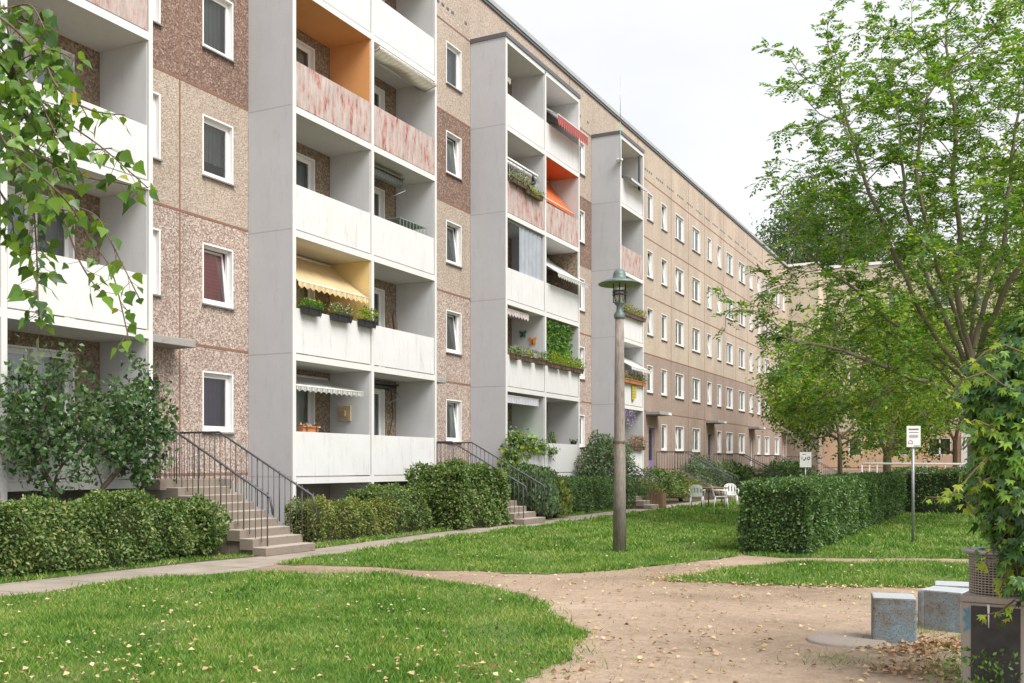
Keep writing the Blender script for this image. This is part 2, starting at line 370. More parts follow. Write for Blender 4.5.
def hedge(label, x0, x1, y0, y1, h, dens, size, mat, group, z0=0., name='hedge', inner='core', shear=0., amp=.028):
    c = ((x0+x1)/2, (y0+y1)/2, 0)
    root = thing(name, c, label, name.replace('_', ' '), group)
    a, b = x1-x0, y1-y0
    areas = np.array([a*b, a*h, a*h, b*h, b*h]); n = int(areas.sum()*dens)
    f = rng.choice(5, n, p=areas/areas.sum()); u, v = rng.random(n), rng.random(n)
    P = np.zeros((n, 3)); Nn = np.zeros((n, 3))
    for k, (pp, nn) in enumerate(((lambda u, v: (x0+a*u, y0+b*v, h+0*u), (0,0,1)), (lambda u, v: (x0+a*u, y0+0*u, h*v), (0,-1,0)), (lambda u, v: (x0+a*u, y1+0*u, h*v), (0,1,0)),
                                 (lambda u, v: (x0+0*u, y0+b*u, h*v), (-1,0,0)), (lambda u, v: (x1+0*u, y0+b*u, h*v), (1,0,0)))):
        q = f == k; P[q] = np.stack(pp(u[q], v[q]), 1); Nn[q] = nn
    off = lump(P, amp) + rng.normal(size=n)*.022 - rng.random(n)**2*.10
    # round the edges a little
    e = .12
    q = np.minimum(np.minimum(P[:,0]-x0, x1-P[:,0]), np.minimum(P[:,1]-y0, y1-P[:,1]))
    top = f == 0; P[top, 2] -= np.clip(e-q[top], 0, e)**2/e*.7
    side = ~top; dz = h-P[side, 2]; off[side] -= np.clip(e-dz, 0, e)**2/e*.7
    off[side] -= np.clip(.15-P[side, 2], 0, .15)*.6
    P += Nn*off[:,None]; P[:,2] = np.maximum(P[:,2]+z0, .02)
    kp = (P[:,2] > .3) | (rng.random(n) < .35+.65*P[:,2]/.3); kp &= rng.random(n) < .9+lump(P, .07, 1.7); P = P[kp]; Nn = Nn[kp]; n = len(P)
    d = unit(Nn*.6 + rnd3(n)*.9 + np.array((0,0,-.25))); nr = unit(Nn + rnd3(n)*.75)
    leaves('foliage', P, d, nr, size*(.6+.7*rng.random(n)), M[mat], root)
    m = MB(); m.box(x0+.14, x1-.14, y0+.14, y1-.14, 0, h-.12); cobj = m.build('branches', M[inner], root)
    return root
def bush(label, c, rx, ry, rz, dens, size, mat, group=None, name='shrub', stem=True, cz=None, tpl=SIMPLE, up=0., amp=.09, hollow=.5, mat2=None, share=0):
    root = thing(name, (c[0], c[1], 0), label, name.replace('_', ' '), group)
    n = int(dens*4*math.pi*((rx*ry*rz)**(2/3))); D = rnd3(n); D[:,2] = np.where(D[:,2] < -.55, -D[:,2], D[:,2])
    cz = rz*.85 if cz is None else cz
    r = 1 - (1-hollow)*rng.random(n)**2.2
    P = D*np.array((rx, ry, rz)); P = P*(r + lump(P*1.6+np.array(c[0]), amp))[:,None] + np.array((c[0], c[1], cz)); P[:,2] = np.maximum(P[:,2], .03)
    d = unit(D*.6 + rnd3(n) + np.array((0,0,up))); nr = unit(D + rnd3(n)*.8)
    leaves('foliage', P, d, nr, size*(.6+.7*rng.random(n)), M[mat], root, tpl, share=share, mat2=M[mat2] if mat2 else None)
    if stem:
        m = MB()
        for k in range(7):
            a = rng.random()*6.28; q = rng.random()*.6+.2
            m.tube([(c[0]+.05*math.cos(a), c[1]+.05*math.sin(a), 0), (c[0]+rx*.3*q*math.cos(a), c[1]+ry*.3*q*math.sin(a), cz*.6), (c[0]+rx*.75*q*math.cos(a), c[1]+ry*.75*q*math.sin(a), cz+rz*.4)], [.025, .018, .007], 5)
        m.build('stems', M['barkd'], root)
    return root

# ---------------------------------------------------------------- trees (branches grow towards points spread through the crown)
def grow(trunk, A, step=.35, infl=3., kill=.6, its=90, jit=.25, trop=(0,0,.12), limbs=()):
    N = [np.array(p, float) for p in trunk]; par = [-1] + list(range(len(trunk)-1))
    for i0, pts in limbs:
        j = i0
        for a, b in zip([N[i0]]+list(pts), pts):
            k = max(1, int(np.linalg.norm(b-a)/.45))
            for q in range(1, k+1): N.append(a+(b-a)*q/k+rng.normal(size=3)*.03); par.append(j); j = len(N)-1
    P = np.array(N); A = A.copy()
    D = np.linalg.norm(A[:,None]-P[None], axis=2); near = D.argmin(1); nd_ = D.min(1)
    tr = np.array(trop); used = {}
    for it in range(its):
        act = nd_ < infl
        if not act.any():
            act = nd_ <= nd_.min()+.01
        if len(A) == 0: break
        acc = {}
        for i in np.where(act)[0]:
            j = near[i]; v = A[i]-N[j]; acc.setdefault(j, []).append(v/np.linalg.norm(v))
        new = []; 
        for j, vs in acc.items():
            if used.get(j, 0) > 4: continue
            used[j] = used.get(j, 0)+1
            v = np.mean(vs, 0) + rng.normal(size=3)*jit*.5
            if par[j] >= 0:
                pv = N[j]-N[par[j]]; v = v + .5*pv/np.linalg.norm(pv)
            v = v/np.linalg.norm(v) + tr; v /= np.linalg.norm(v)
            new.append((j, N[j]+v*step))
        if not new: break
        b = len(N)
        for j, p in new: N.append(p); par.append(j)
        Q = np.array([p for _, p in new]); D = np.linalg.norm(A[:,None]-Q[None], axis=2)
        k = D.argmin(1); m = D.min(1); better = m < nd_
        near[better] = b+k[better]; nd_[better] = m[better]
        keep = nd_ > kill; A = A[keep]; near = near[keep]; nd_ = nd_[keep]
        if len(A) == 0: break
    return np.array(N), np.array(par)
def radii(par, tip=.008, ex=2.3):
    n = len(par); acc = np.zeros(n); r = np.zeros(n)
    for i in range(n-1, -1, -1):
        r[i] = acc[i]**(1/ex) if acc[i] > 0 else tip
        if par[i] >= 0: acc[par[i]] += r[i]**ex + (tip*.35)**ex
    return r
def branchmesh(N, par, r, rmin=0.):
    m = MB(); kids = {}
    for i, p in enumerate(par): kids.setdefault(p, []).append(i)
    start = [(None, 0)]
    while start:
        p0, i = start.pop(); ch = [] if p0 is None else [p0]; rr = [] if p0 is None else [min(r[p0], r[i]*1.25)]
        while True:
            ch.append(i); rr.append(r[i]); k = kids.get(i, [])
            if not k: break
            k = sorted(k, key=lambda q: -r[q])
            for q in k[1:]: start.append((i, q))
            i = k[0]
        if len(ch) > 1 and max(rr) > rmin:
            pts = [N[c] for c in ch]; m.tube(pts, rr, 9 if rr[0] > .08 else (6 if rr[0] > .03 else 4), cap=False)
    return m
def ashsprays(N, par, r, rmax, per, ll, rach=.32, pairs=4, droop=.35):
    idx = np.where((r < rmax) & (par >= 0))[0]; idx = np.repeat(idx, per); n = len(idx)
    t = rng.random(n)[:,None]; B = N[idx]*t + N[par[idx]]*(1-t)
    ax = unit(N[idx]-N[par[idx]]); d = unit(ax*.5 + rnd3(n)*np.array((1,1,.45)) + np.array((0,0,.12)))
    P = []; D = []; Nr = []; side = unit(np.cross(d, np.array((0,0,1.))))
    up = np.cross(side, d)
    for k in range(pairs):
        f = (.25 + .75*k/(pairs-1)); c = B + d*rach*f + np.array((0,0,-1))*droop*rach*f*f
        for s in (-1, 1):
            P.append(c); D.append(side*s*.9 + d*.55 + rnd3(n)*.22 + np.array((0,0,-.2))); Nr.append(up + rnd3(n)*.45)
    P.append(B+d*rach*1.02+np.array((0,0,-1))*droop*rach); D.append(d+rnd3(n)*.2); Nr.append(up+rnd3(n)*.4)
    P = np.concatenate(P); return P, unit(np.concatenate(D)), unit(np.concatenate(Nr)), ll*(.7+.5*rng.random(len(P)))
def crownpts(n, c, rad, f=1.1, cut=.0, hollow=.35):
    out = []
    while sum(map(len, out)) < n:
        D = rnd3(n)*(hollow+(1-hollow)*rng.random(n)**.5)[:,None]; P = D*np.array(rad)+np.array(c)
        q = np.sin(P[:,0]*f+1)+np.sin(P[:,1]*f*1.2+2)+np.sin(P[:,2]*f*1.35+.5)
        out.append(P[q > cut])
    return np.concatenate(out)[:n]

# ================================================================ GROUND
def sheet(name, poly, z, mat, step=None):
    bm = bmesh.new(); vs = [bm.verts.new((x, y, z)) for x, y in poly]; f = bm.faces.new(vs)
    if f.normal.z < 0: f.normal_flip()
    bmesh.ops.triangulate(bm, faces=bm.faces[:])
    me = bpy.data.meshes.new(name); bm.normal_update(); bm.to_mesh(me); bm.free()
    return tag(link(name, me, mat, None, (0,0,0)), kind='structure')
sheet('ground', [(-900,-300),(900,-300),(900,1200),(-900,1200)], -.004, M['dirt'])
def wob(poly, amp=.12, seg=.13):
    out = []
    for i, (a, b) in enumerate(zip(poly, poly[1:]+poly[:1])):
        L = math.dist(a, b); n = max(1, int(L/seg))
        for k in range(n):
            t = k/n; x = a[0]+(b[0]-a[0])*t; y = a[1]+(b[1]-a[1])*t
            w = amp*(math.sin(x*2.9+y*1.7)+math.sin(x*5.3-y*4.1)*.6+math.sin(x*9+y*11)*.4) if n > 1 else 0
            out.append((x+w*.7+random.uniform(-.045,.045), y+w+random.uniform(-.045,.045)))
    return out
pathnear = [(-10.95,-6),(-10.95,8),(-10.86,9.9),(-10.35,11.5),(-10.7,13.5),(-11.15,18.5),(-11.2,25),(-11.25,32),(-11.25,45),(-11.25,79)]
pathfar = [(-12.15,-6),(-12.15,9),(-12.0,12),(-11.75,13.5),(-12.1,19.5),(-12.25,25),(-12.3,35),(-12.3,79)]
sheet('footpath', pathnear + pathfar[::-1], 0, M['path'])
sheet('planting_bed', pathfar + [(-15.7,79),(-15.7,-6)], 0.0, M['bedsoil'])
LA = wob([(-10.95,8),(-10.86,9.9),(-10.3,11.3),(-9.41,11.78),(-7.94,12.22),(-7.1,11.94),(-5.32,10.83),(-3.62,9.1),(-3.4,8.22),(-3.35,7.48),(-3.25,6.4),(-3.3,4.5),(-3.4,2),(-3.4,-4),(-10.95,-4)])
LB = wob([(-10.45,12.75),(-9.6,12.85),(-8.86,13.0),(-7.09,13.1),(-6.04,13.3),(-5.54,14.0),(-4.9,15.5),(-4.3,17.4),(-4.3,18.6),(-4.3,34),(-4.7,79),(-11.25,79),(-11.25,45),(-11.25,32),(-11.2,25),(-11.15,18.5),(-10.8,14.0)])
LC = wob([(-4.25,13.75),(-3.75,15.7),(-2.85,17.0),(-.7,17.9),(3,18.6),(9,20),(9,15.3),(-.47,14.15),(-2.02,13.7),(-2.95,13.3),(-4.0,13.35)])
LD = wob([(-4.2,17.8),(-3.6,17.4),(-2.85,17.75),(-.6,18.75),(3,19.6),(9,21),(9,36),(-3.5,36),(-3.3,18.6)])
LE = wob([(-12.2,8),(-12.15,12),(-11.9,13.3),(-11.9,15.6),(-12.2,19.5),(-12.35,25),(-12.4,35),(-12.9,35),(-12.8,25),(-12.6,20),(-12.5,15.6),(-12.4,13),(-12.6,8)], .05)
M_l = [('lawn', LA), ('lawn', LB), ('lawn', LC), ('lawn', LD), ('grass_verge', LE)]
for n_, p_ in M_l: sheet(n_, p_, .004, M['turf'])
def inside(P, poly):
    poly = np.array(poly); x, y = P[:,0], P[:,1]; r = np.zeros(len(P), bool); j = len(poly)-1
    for i in range(len(poly)):
        xi, yi = poly[i]; xj, yj = poly[j]
        c = ((yi > y) != (yj > y)) & (x < (xj-xi)*(y-yi)/(yj-yi+1e-12)+xi); r ^= c; j = i
    return r
def inview(P, mg=60):
    d = -P[:,0]*S_+P[:,1]*C_; l = P[:,0]*C_+P[:,1]*S_; px = 512+F*l/np.maximum(d, .1)
    return (d > 3.5) & (px > -mg) & (px < 1024+mg), d
def scatter(poly, dens, grow_=.05):
    if len(poly) > 60: poly = poly[::5]
    a = np.array(poly); lo, hi = a.min(0), a.max(0); n = int((hi-lo).prod()*dens)
    P = lo+(hi-lo)*rng.random((n, 2)); P = P[inside(P, poly)]; return P
def grassfield(polys, bands, name, label):
    Vs, Fs = [], []; off = 0
    for poly in polys:
        for d0, d1, dens, h in bands:
            P = scatter(poly, dens); v, d = inview(P); P = P[v & (d >= d0) & (d < d1)]
            if not len(P): continue
            cl = np.sin(P[:,0]*1.9+P[:,1]*.8)+np.sin(P[:,1]*2.3-P[:,0])+np.sin(P[:,0]*6.1)*np.sin(P[:,1]*5.3)
            P = P[rng.random(len(P)) < np.clip(.80+.22*cl, .25, 1)]
            n = len(P); P = P + rng.normal(size=(n,2))*.035 + (rng.random((n,1)) < .12)*rng.normal(size=(n,2))*.14; P3 = np.column_stack([P, np.full(n, .0)])
            dr = rnd3(n)*np.array((.75,.75,.1))+np.array((0,0,.8)); nr = rnd3(n)
            hh = h*(.45+.8*rng.random(n))*(1+.25*np.sin(P[:,0]*3.1+P[:,1]*2.2))
            w = GRASSB[0].copy(); w[:,0] *= 1.5*(1+d0/9)
            V, Fc = leafgeo(P3, dr, nr, hh, (w, GRASSB[1])); Vs.append(V); Fs.append(Fc+off); off += len(V)
    o = npmesh(name, np.concatenate(Vs), np.concatenate(Fs), M['grass']); return tag(o, label, 'grass', None, 'stuff')
bands = [(3.5, 8, 8500, .058), (8, 12, 4800, .062), (12, 18, 2100, .07), (18, 28, 750, .085), (28, 50, 190, .11)]
grassfield([LA], bands, 'grass', 'short green lawn grass left of the sandy ground')
grassfield([LB], bands, 'grass', 'green lawn grass around the lamp post')
grassfield([LC, LD], bands, 'grass', 'green lawn grass beside the clipped hedge on the right')
grassfield([LE], bands, 'grass', 'grass verge between footpath and planting bed')
# sparse tufts on the sandy ground
def blob(cx, cy, r, n): return np.array((cx, cy))+rng.normal(size=(n, 2))*r
tp = np.concatenate([blob(*ground(x, y), r, n) for x, y, r, n in ((640,575,.5,150),(700,590,.5,60),(840,660,.16,260),(920,632,.10,200),(985,640,.2,500),(985,672,.18,600),(800,600,.6,60),(560,670,.5,200),(470,565,.5,250),(930,650,.25,260),(955,668,.2,500),(1015,676,.2,400),(330,573,.25,300),(350,556,.1,50),(860,598,.3,80),(640,650,.8,120))])
n = len(tp); P3 = np.column_stack([tp, np.zeros(n)]); w = GRASSB[0].copy(); w[:,0] *= 2.4
tag(leaves('grass_tufts', P3, rnd3(n)*np.array((.8,.8,.1))+np.array((0,0,.8)), rnd3(n), .02+.055*rng.random(n)**1.5, M['grass'], tpl=(w*np.array((.6,1,1)), GRASSB[1])), 'sparse grass tufts on the sandy ground', 'grass', None, 'stuff')
# fallen leaves
def litter(P, size, mat, name, label, z=.012, tpl=SIMPLE, curl=.35):
    n = len(P); P3 = np.column_stack([P, z+rng.random(n)*.02]); a = rng.random(n)*6.28
    d = np.column_stack([np.cos(a), np.sin(a), rng.normal(size=n)*.2]); nr = np.column_stack([rng.normal(size=(n,2))*curl, np.ones(n)])
    return tag(leaves(name, P3, d, nr, size*(.6+.8*rng.random(n)), mat, tpl=tpl), label, 'leaves', None, 'stuff')
wide = (SIMPLE[0]*np.array((1.5,1,2)), SIMPLE[1])
PA = scatter(LA, 60); v, d = inview(PA); PA = PA[v]
PA = PA[rng.random(len(PA)) < np.clip(.12+.4*(np.sin(PA[:,0]*1.3)*np.sin(PA[:,1]*1.9+PA[:,0]))+ (8.3-PA[:,1])*.13, .05, 1)]
litter(PA, .044, M['dryleaf'], 'fallen_leaves', 'pale fallen leaves scattered over the left lawn', .04, wide)
PB = np.concatenate([scatter(LB, 3), scatter(LC, 7), scatter(LD, 2)]); v, d = inview(PB); PB = PB[v & (d < 28)]
litter(PB, .045, M['dryleaf'], 'fallen_leaves', 'fallen leaves dotted over the lawns behind the sandy ground', .05, wide)
dirtpoly = [(-9.5,11.9),(-7,13),(-5.6,13.5),(-4.4,17.5),(-3.8,15),(-4.2,13.3),(9,14.5),(9,4),(-3.2,4),(-3.3,8),(-5.3,10.8)]
PC = scatter(dirtpoly, 16); v, d = inview(PC); PC = PC[v]
edge = np.concatenate([blob(x, y, .14, 14) for x, y in LC if y < 14.6 and x < 3])
litter(np.concatenate([PC, edge]), .045, M['dryleaf'], 'fallen_leaves', 'fallen leaves strewn across the sandy ground', .004, wide)
pile = np.concatenate([blob(*ground(x, y), r, n) for x, y, r, n in ((905,652,.16,130),(945,645,.15,170),(930,670,.16,120),(960,650,.18,150),(895,672,.12,60),(640,640,.6,60),(300,612,.3,8),(560,678,.5,80))])
litter(pile, .048, M['brownleaf'], 'leaf_litter', 'heap of dry brown leaves beside the concrete blocks', .012, wide, .7)
bedl = scatter([(-12.4,7),(-12.2,13),(-12.5,21),(-13,34),(-13.6,34),(-13.4,7)], 26); litter(bedl, .06, M['brownleaf'], 'leaf_litter', 'dry leaves under the hedges along the footpath', .012, wide)
PD = scatter(dirtpoly, 150); v, d = inview(PD); PD = PD[v]; PD = PD[rng.random(len(PD)) < np.clip(.35+.3*np.sin(PD[:,0]*2.1+1)+.3*np.sin(PD[:,1]*2.7), .1, 1)]
litter(PD, .016, M['brownleaf'], 'leaf_crumbs', 'small crumbs of dry leaf and twig on the sandy ground', .002, wide)
# small stones in the sandy ground
PS = scatter(dirtpoly, 120); v, d = inview(PS); PS = PS[v]; n = len(PS)
oct_ = (np.array([(1,0,0),(-1,0,0),(0,1,0),(0,-1,0),(0,0,.6),(0,0,-.6)], float), np.array([(0,2,4),(2,1,4),(1,3,4),(3,0,4)]))
a = rng.random(n)*6.28; V, Fc = leafgeo(np.column_stack([PS, np.zeros(n)-.008]), np.column_stack([np.cos(a), np.sin(a), 0*a]), np.tile((0,0,1.), (n,1)), .005+.012*rng.random(n)**3, oct_)
M['stone'] = leafmat('small stones', [(.30,.24,.19), (.42,.35,.29), (.55,.50,.44)], .9, 0)
tag(npmesh('gravel', V, Fc, M['stone']), 'small stones in the trodden sandy ground', 'gravel', None, 'stuff')

# ================================================================ APARTMENT BUILDING
W = -15.75; FX = -14.47; S0 = 1.17; H = 2.8; TOP = 17.15; YE = 79.8
bld = thing('apartment_building', (W-5, 40, 0), 'long five storey precast block with grey balcony towers and a window facade beyond', 'building')
towers = [(7.55, 13.74, 2), (17.84, 24.12, 2), (28.42, 34.52, 2), (38.90, 41.82, 1)]
def bays(t):
    y0, y1, n = t; w = (y1-y0)/n
    return [(y0+w*i+.08, y0+w*(i+1)-.08) for i in range(n)]
holes = []       # (y0,y1,z0,z1)
wins = []        # y0,y1,z0,z1,kind,curtain,tilt
def sz(k, s=.0): return 2.34+H*k, 3.66+H*k
# narrow stairwell and kitchen windows of the gaps
cur = ['c_white','c_grey','c_white','c_blue','c_white','c_dark','c_white','c_grey']
for k in range(5):
    z0, z1 = sz(k)
    wins.append((16.38, 17.34, z0, z1, 1, ['c_purple','c_red','c_grey','c_grey','c_white'][k], k == 1))
    wins.append((26.86, 27.82, z0, z1, 1, ['c_white','c_dark','c_dark','c_grey','c_blue'][k], k in (0,1,2,3)))
    wins.append((37.28, 38.16, z0, z1, 1, ['c_white','c_white','c_grey','c_white','c_blue'][k], k in (1,)))
    if k: wins.append((14.25, 15.18, z0-.02, z1+.02, 1, 'c_blue', False)); wins.append((24.6, 25.5, z0, z1, 1, 'c_blue', False)); wins.append((35.0, 35.9, z0, z1, 1, 'c_blue', False))
cols = [(46.07,46.96,1,1),(48.28,49.2,1,0),(50.6,52.15,2,0),(53.7,55.3,2,0),(56.78,57.7,1,1),(58.98,59.9,1,0),(61.1,62.75,2,0),(64.25,65.95,2,0),(67.2,68.15,1,1),(69.5,70.5,1,0),(71.85,73.45,2,0),(75.2,76.9,2,0),(77.95,78.9,1,1)]
for y0, y1, n, st in cols:
    for k in range(5):
        if st and k == 0: continue
        z0, z1 = sz(k); wins.append((y0, y1, z0, z1, n, random.choice(cur), random.random() < .3))
doors = []       # y0,y1 of entrance doors, z 1.33..3.4
for y in (14.2, 24.3, 34.75, 46.3, 56.95, 67.4, 78.1): doors.append((y, y+.95, 1.33, 3.42))
bwins = []       # balcony window+door units
cb = {(0,0):'c_grey',(0,1):'c_teal',(0,2):'c_blue',(1,0):'c_dark',(1,1):'c_grey',(1,2):'c_grey',(1,3):'c_dark'}
for ti, t in enumerate(towers):
    for bi, (b0, b1) in enumerate(bays(t)):
        for k in range(5):
            c = 'c_red' if (ti, bi, k) == (1,1,1) else (cb.get((ti, k)) or random.choice(cur)) if bi == (1 if ti == 0 else 0) else random.choice(cur)
            bwins.append((b1-2.45, b1-.60, 1.42+H*k, 3.72+H*k, c, ti, bi, k))
for w_ in wins: holes.append(w_[:4])
for d_ in doors: holes.append(d_)
for b in bwins: holes.append((b[0], b[0]+1.0, 2.34+H*b[7], b[3])); holes.append((b[0]+1.0, b[1], b[2], b[3]))
def zonemat(y, z):
    if z < 1.2: return 'plinth' if y < 42 else 'plinthfar'
    for t in towers:
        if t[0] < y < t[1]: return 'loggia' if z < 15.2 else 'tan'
    if z > 15.4: return 'tan' if y < 42 else 'tanfar'
    k = int((z-1.4)//H) if z > 1.4 else 0
    if y > 41.5: return 'midfar' if k < 2 else 'tanfar'
    return ['mid','mid','tan','dark','tan'][max(0, min(4, k))]
ys = sorted({round(v, 4) for h in holes for v in h[:2]} | {-4, YE} | {v for t in towers for v in t[:2]})
zs = sorted({round(v, 4) for h in holes for v in h[2:4]} | {0, 1.2, 1.4, 4.2, 7.0, 9.8, 12.6, 15.4, 15.2, TOP})
names = ['plinth','plinthfar','loggia','tan','tanfar','mid','midfar','dark']; m = MB()
for ya, yb in zip(ys, ys[1:]):
    for za, zb in zip(zs, zs[1:]):
        yc, zc = (ya+yb)/2, (za+zb)/2
        if any(h[0] < yc < h[1] and h[2] < zc < h[3] for h in holes): continue
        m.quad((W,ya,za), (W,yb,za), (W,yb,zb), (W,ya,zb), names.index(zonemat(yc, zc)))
for h in holes:     # reveals
    a, b, c, e = h; X2 = W-.2
    m.quad((W,a,c),(W,a,e),(X2,a,e),(X2,a,c),3); m.quad((W,b,c),(X2,b,c),(X2,b,e),(W,b,e),3)
    m.quad((W,a,e),(W,b,e),(X2,b,e),(X2,a,e),3); m.quad((W,a,c),(X2,a,c),(X2,b,c),(W,b,c),3)
m.build('facade', [M[k] for k in names], bld)
m = MB()      # shell behind the facade: end walls, rear wall, rooms
m.quad((W-10,-4,0),(W,-4,0),(W,-4,TOP),(W-10,-4,TOP)); m.quad((W-10,YE,0),(W-10,-4,0),(W-10,-4,TOP),(W-10,YE,TOP)); m.quad((W,YE,0),(W-10,YE,0),(W-10,YE,TOP),(W,YE,TOP))
m.build('outer_wall', M['tan'], bld)
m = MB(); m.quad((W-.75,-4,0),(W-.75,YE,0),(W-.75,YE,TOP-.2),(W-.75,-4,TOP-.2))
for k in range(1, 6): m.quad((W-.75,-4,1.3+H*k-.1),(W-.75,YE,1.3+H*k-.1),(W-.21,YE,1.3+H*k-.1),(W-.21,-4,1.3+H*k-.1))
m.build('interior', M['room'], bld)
m = MB(); m.box(W-10.1, W+.02, -4.1, YE+.1, TOP, TOP+.03); m.build('roof', M['roof'], bld)
m = MB(); m.box(W-.25, W+.09, -4.2, YE+.2, TOP+.035, TOP+.19); m.build('roof_coping', M['coping'], bld)
m = MB(); m.box(W+.003, W+.06, -4.2, YE, TOP-.07, TOP+.03); m.build('roof_flashing', M['flash'], bld)
# panel joints
m = MB(); segs = []; prev = -4
for t in towers: segs.append((prev, t[0]-.01)); prev = t[1]+.01
segs.append((prev, YE))
for a, b in segs:
    for k in range(6): m.box(W, W+.006, a, b, 1.4+H*k-.028-(0 if k else .0), 1.4+H*k+.028)
for y in (15.72, 26.2, 36.6, 44.7, 49.9, 53.0, 56.2, 60.5, 63.5, 66.6, 71.2, 74.3, 77.5): m.box(W, W+.003, y-.022, y+.022, 1.43, TOP-.08)
m.build('panel_joints', M['joint'], bld)
# attic vents
m = MB(); 
y = 14.2
for a, b in segs:
    y = a+.4
    while y < b-.3:
        for q in range(4):
            if y+q*.3+.2 < b: m.box(W+.001, W+.012, y+q*.3, y+q*.3+.15, 15.84, 15.92)
        y += 1.75
m.build('attic_vents', M['flash'], bld)

def curtain(Y0, Y1, Z0, Z1, X, mat, par, amp=.018, name='curtain'):
    m = MB(); n = max(6, int((Y1-Y0)/.06)); ph = random.random()*6
    for i in range(n):
        a, b = Y0+(Y1-Y0)*i/n, Y0+(Y1-Y0)*(i+1)/n
        xa, xb = X+amp*math.sin(a*38+ph), X+amp*math.sin(b*38+ph)
        m.quad((xa,a,Z0),(xb,b,Z0),(xb,b,Z1),(xa,a,Z1))
    m.build(name, M[mat], par)
def window(par, Y0, Y1, Z0, Z1, n, cmat, tilt, name='window', sill=True, Wx=None):
    Wx = W if Wx is None else Wx
    m = MB(); t = .055; X0, X1 = Wx-.17, Wx-.10
    # painted reveal lining and frame
    m.box(X1, Wx+.008, Y0, Y0+.035, Z0, Z1); m.box(X1, Wx+.008, Y1-.035, Y1, Z0, Z1); m.box(X1, Wx+.008, Y0+.036, Y1-.036, Z1-.035, Z1)
    for a, b in ((Y0+.002, Y0+t+.03), (Y1-t-.03, Y1-.002)): m.box(X0, X1-.001, a, b, Z0+.002, Z1-.002)
    a, b = Y0+t+.031, Y1-t-.031
    m.box(X0, X1-.001, a, b, Z0+.002, Z0+.075); m.box(X0, X1-.001, a, b, Z1-.085, Z1-.002)
    ed = [a] + [a+(b-a)*i/n for i in range(1, n)] + [b]
    for i in range(1, n): m.box(X0, X1-.001, ed[i]-.05, ed[i]+.05, Z0+.076, Z1-.086)
    f = m.build(name, M['pvc'], par)
    p = MB(); g = MB(); s_ = 0
    for i in range(n):
        y0 = ed[i]+(.05 if i else 0); y1 = ed[i+1]-(.05 if i < n-1 else 0)
        dx = .13 if (tilt and i == 0) else 0
        zb, zt = Z0+.08, Z1-.09; s = .045
        def P(y, z, o=0): return (X1+.004-dx*(z-zb)/(zt-zb)+o, y, z)
        # sash bars (tilted inward at the top when open)
        for (ya, yb, za, zc) in ((y0, y0+s, zb, zt), (y1-s, y1, zb, zt), (y0+s, y1-s, zb, zb+s), (y0+s, y1-s, zt-s, zt)):
            k = len(g.v); g.v += [P(ya,za,-.04), P(yb,za,-.04), P(yb,zc,-.04), P(ya,zc,-.04), P(ya,za), P(yb,za), P(yb,zc), P(ya,zc)]
            for q in ((3,2,1,0),(4,5,6,7),(0,1,5,4),(1,2,6,5),(2,3,7,6),(3,0,4,7)): g.f.append(tuple(k+w for w in q)); g.m.append(0); g.sm.append(False)
        p.quad(P(y0+s, zb+s, -.02), P(y1-s, zb+s, -.02), P(y1-s, zt-s, -.02), P(y0+s, zt-s, -.02))
    g.build('sash', M['pvc'], f); p.build('pane', M['glass'], f)
    if cmat:
        if cmat == 'c_white' and random.random() < .4 and name == 'window':
            w = (Y1-Y0)*random.uniform(.22, .38); curtain(Y0+.05, Y0+w, Z0+.03, Z1, Wx-.24, cmat, f); curtain(Y1-w, Y1-.05, Z0+.03, Z1, Wx-.24, cmat, f)
        else: curtain(Y0-.02, Y1+.02, Z0+(.03 if random.random() < .75 else .4), Z1+.03, Wx-.25, cmat, f, .006 if cmat in ('c_purple','c_red','c_teal') else .018)
    if sill:
        m = MB(); m.box(Wx+.009, Wx+.07, Y0-.02, Y1+.02, Z0-.045, Z0-.015); m.build('sill', M['sill'], f)
    return f
for w_ in wins: window(bld, *w_)
for (a, b, c, e, cm, ti, bi, k) in bwins:
    window(bld, a, a+1.0, 2.34+H*k, e, 1, cm, (ti, k) in ((1,3),), 'balcony_window', False)
    window(bld, a+1.0, b, c, e, 1, random.choice(['c_grey','c_white','c_dark']), False, 'balcony_door', False)
for i, (a, b, c, e) in enumerate(doors):
    m = MB(); X = W-.12
    m.box(X-.05, X, a, a+.07, c, e); m.box(X-.05, X, b-.07, b, c, e); m.box(X-.05, X, a+.07, b-.07, e-.08, e); m.box(X-.05, X, a+.07, b-.07, c, c+.5); m.box(X-.05, X, a+.3, a+.36, c+.5, e-.08)
    f = m.build('entrance_door', M['doorp'] if i not in (5, 6) else M['pvc'], bld)
    m = MB(); m.quad((X-.03,a+.07,c+.5),(X-.03,b-.07,c+.5),(X-.03,b-.07,e-.08),(X-.03,a+.07,e-.08)); m.build('pane', M['glass'], f)
    m = MB(); m.tube([(X+.04,a+.2,c+.85),(X+.04,a+.2,c+1.25)], .015); m.build('handle', M['galv'], f)
    # canopy
    m = MB(); m.box(W+.002, W+(.62 if i < 1 else .72), a-.45, b+.40, 4.03, 4.19); cn = m.build('entrance_canopy', M['canopy'], bld, bevel=.015)
    if i > 2:
        m = MB(); m.box(W+.723, W+.75, b-.1, b+.38, 4.05, 4.17); m.build('number_plate', M['pvc'], cn)

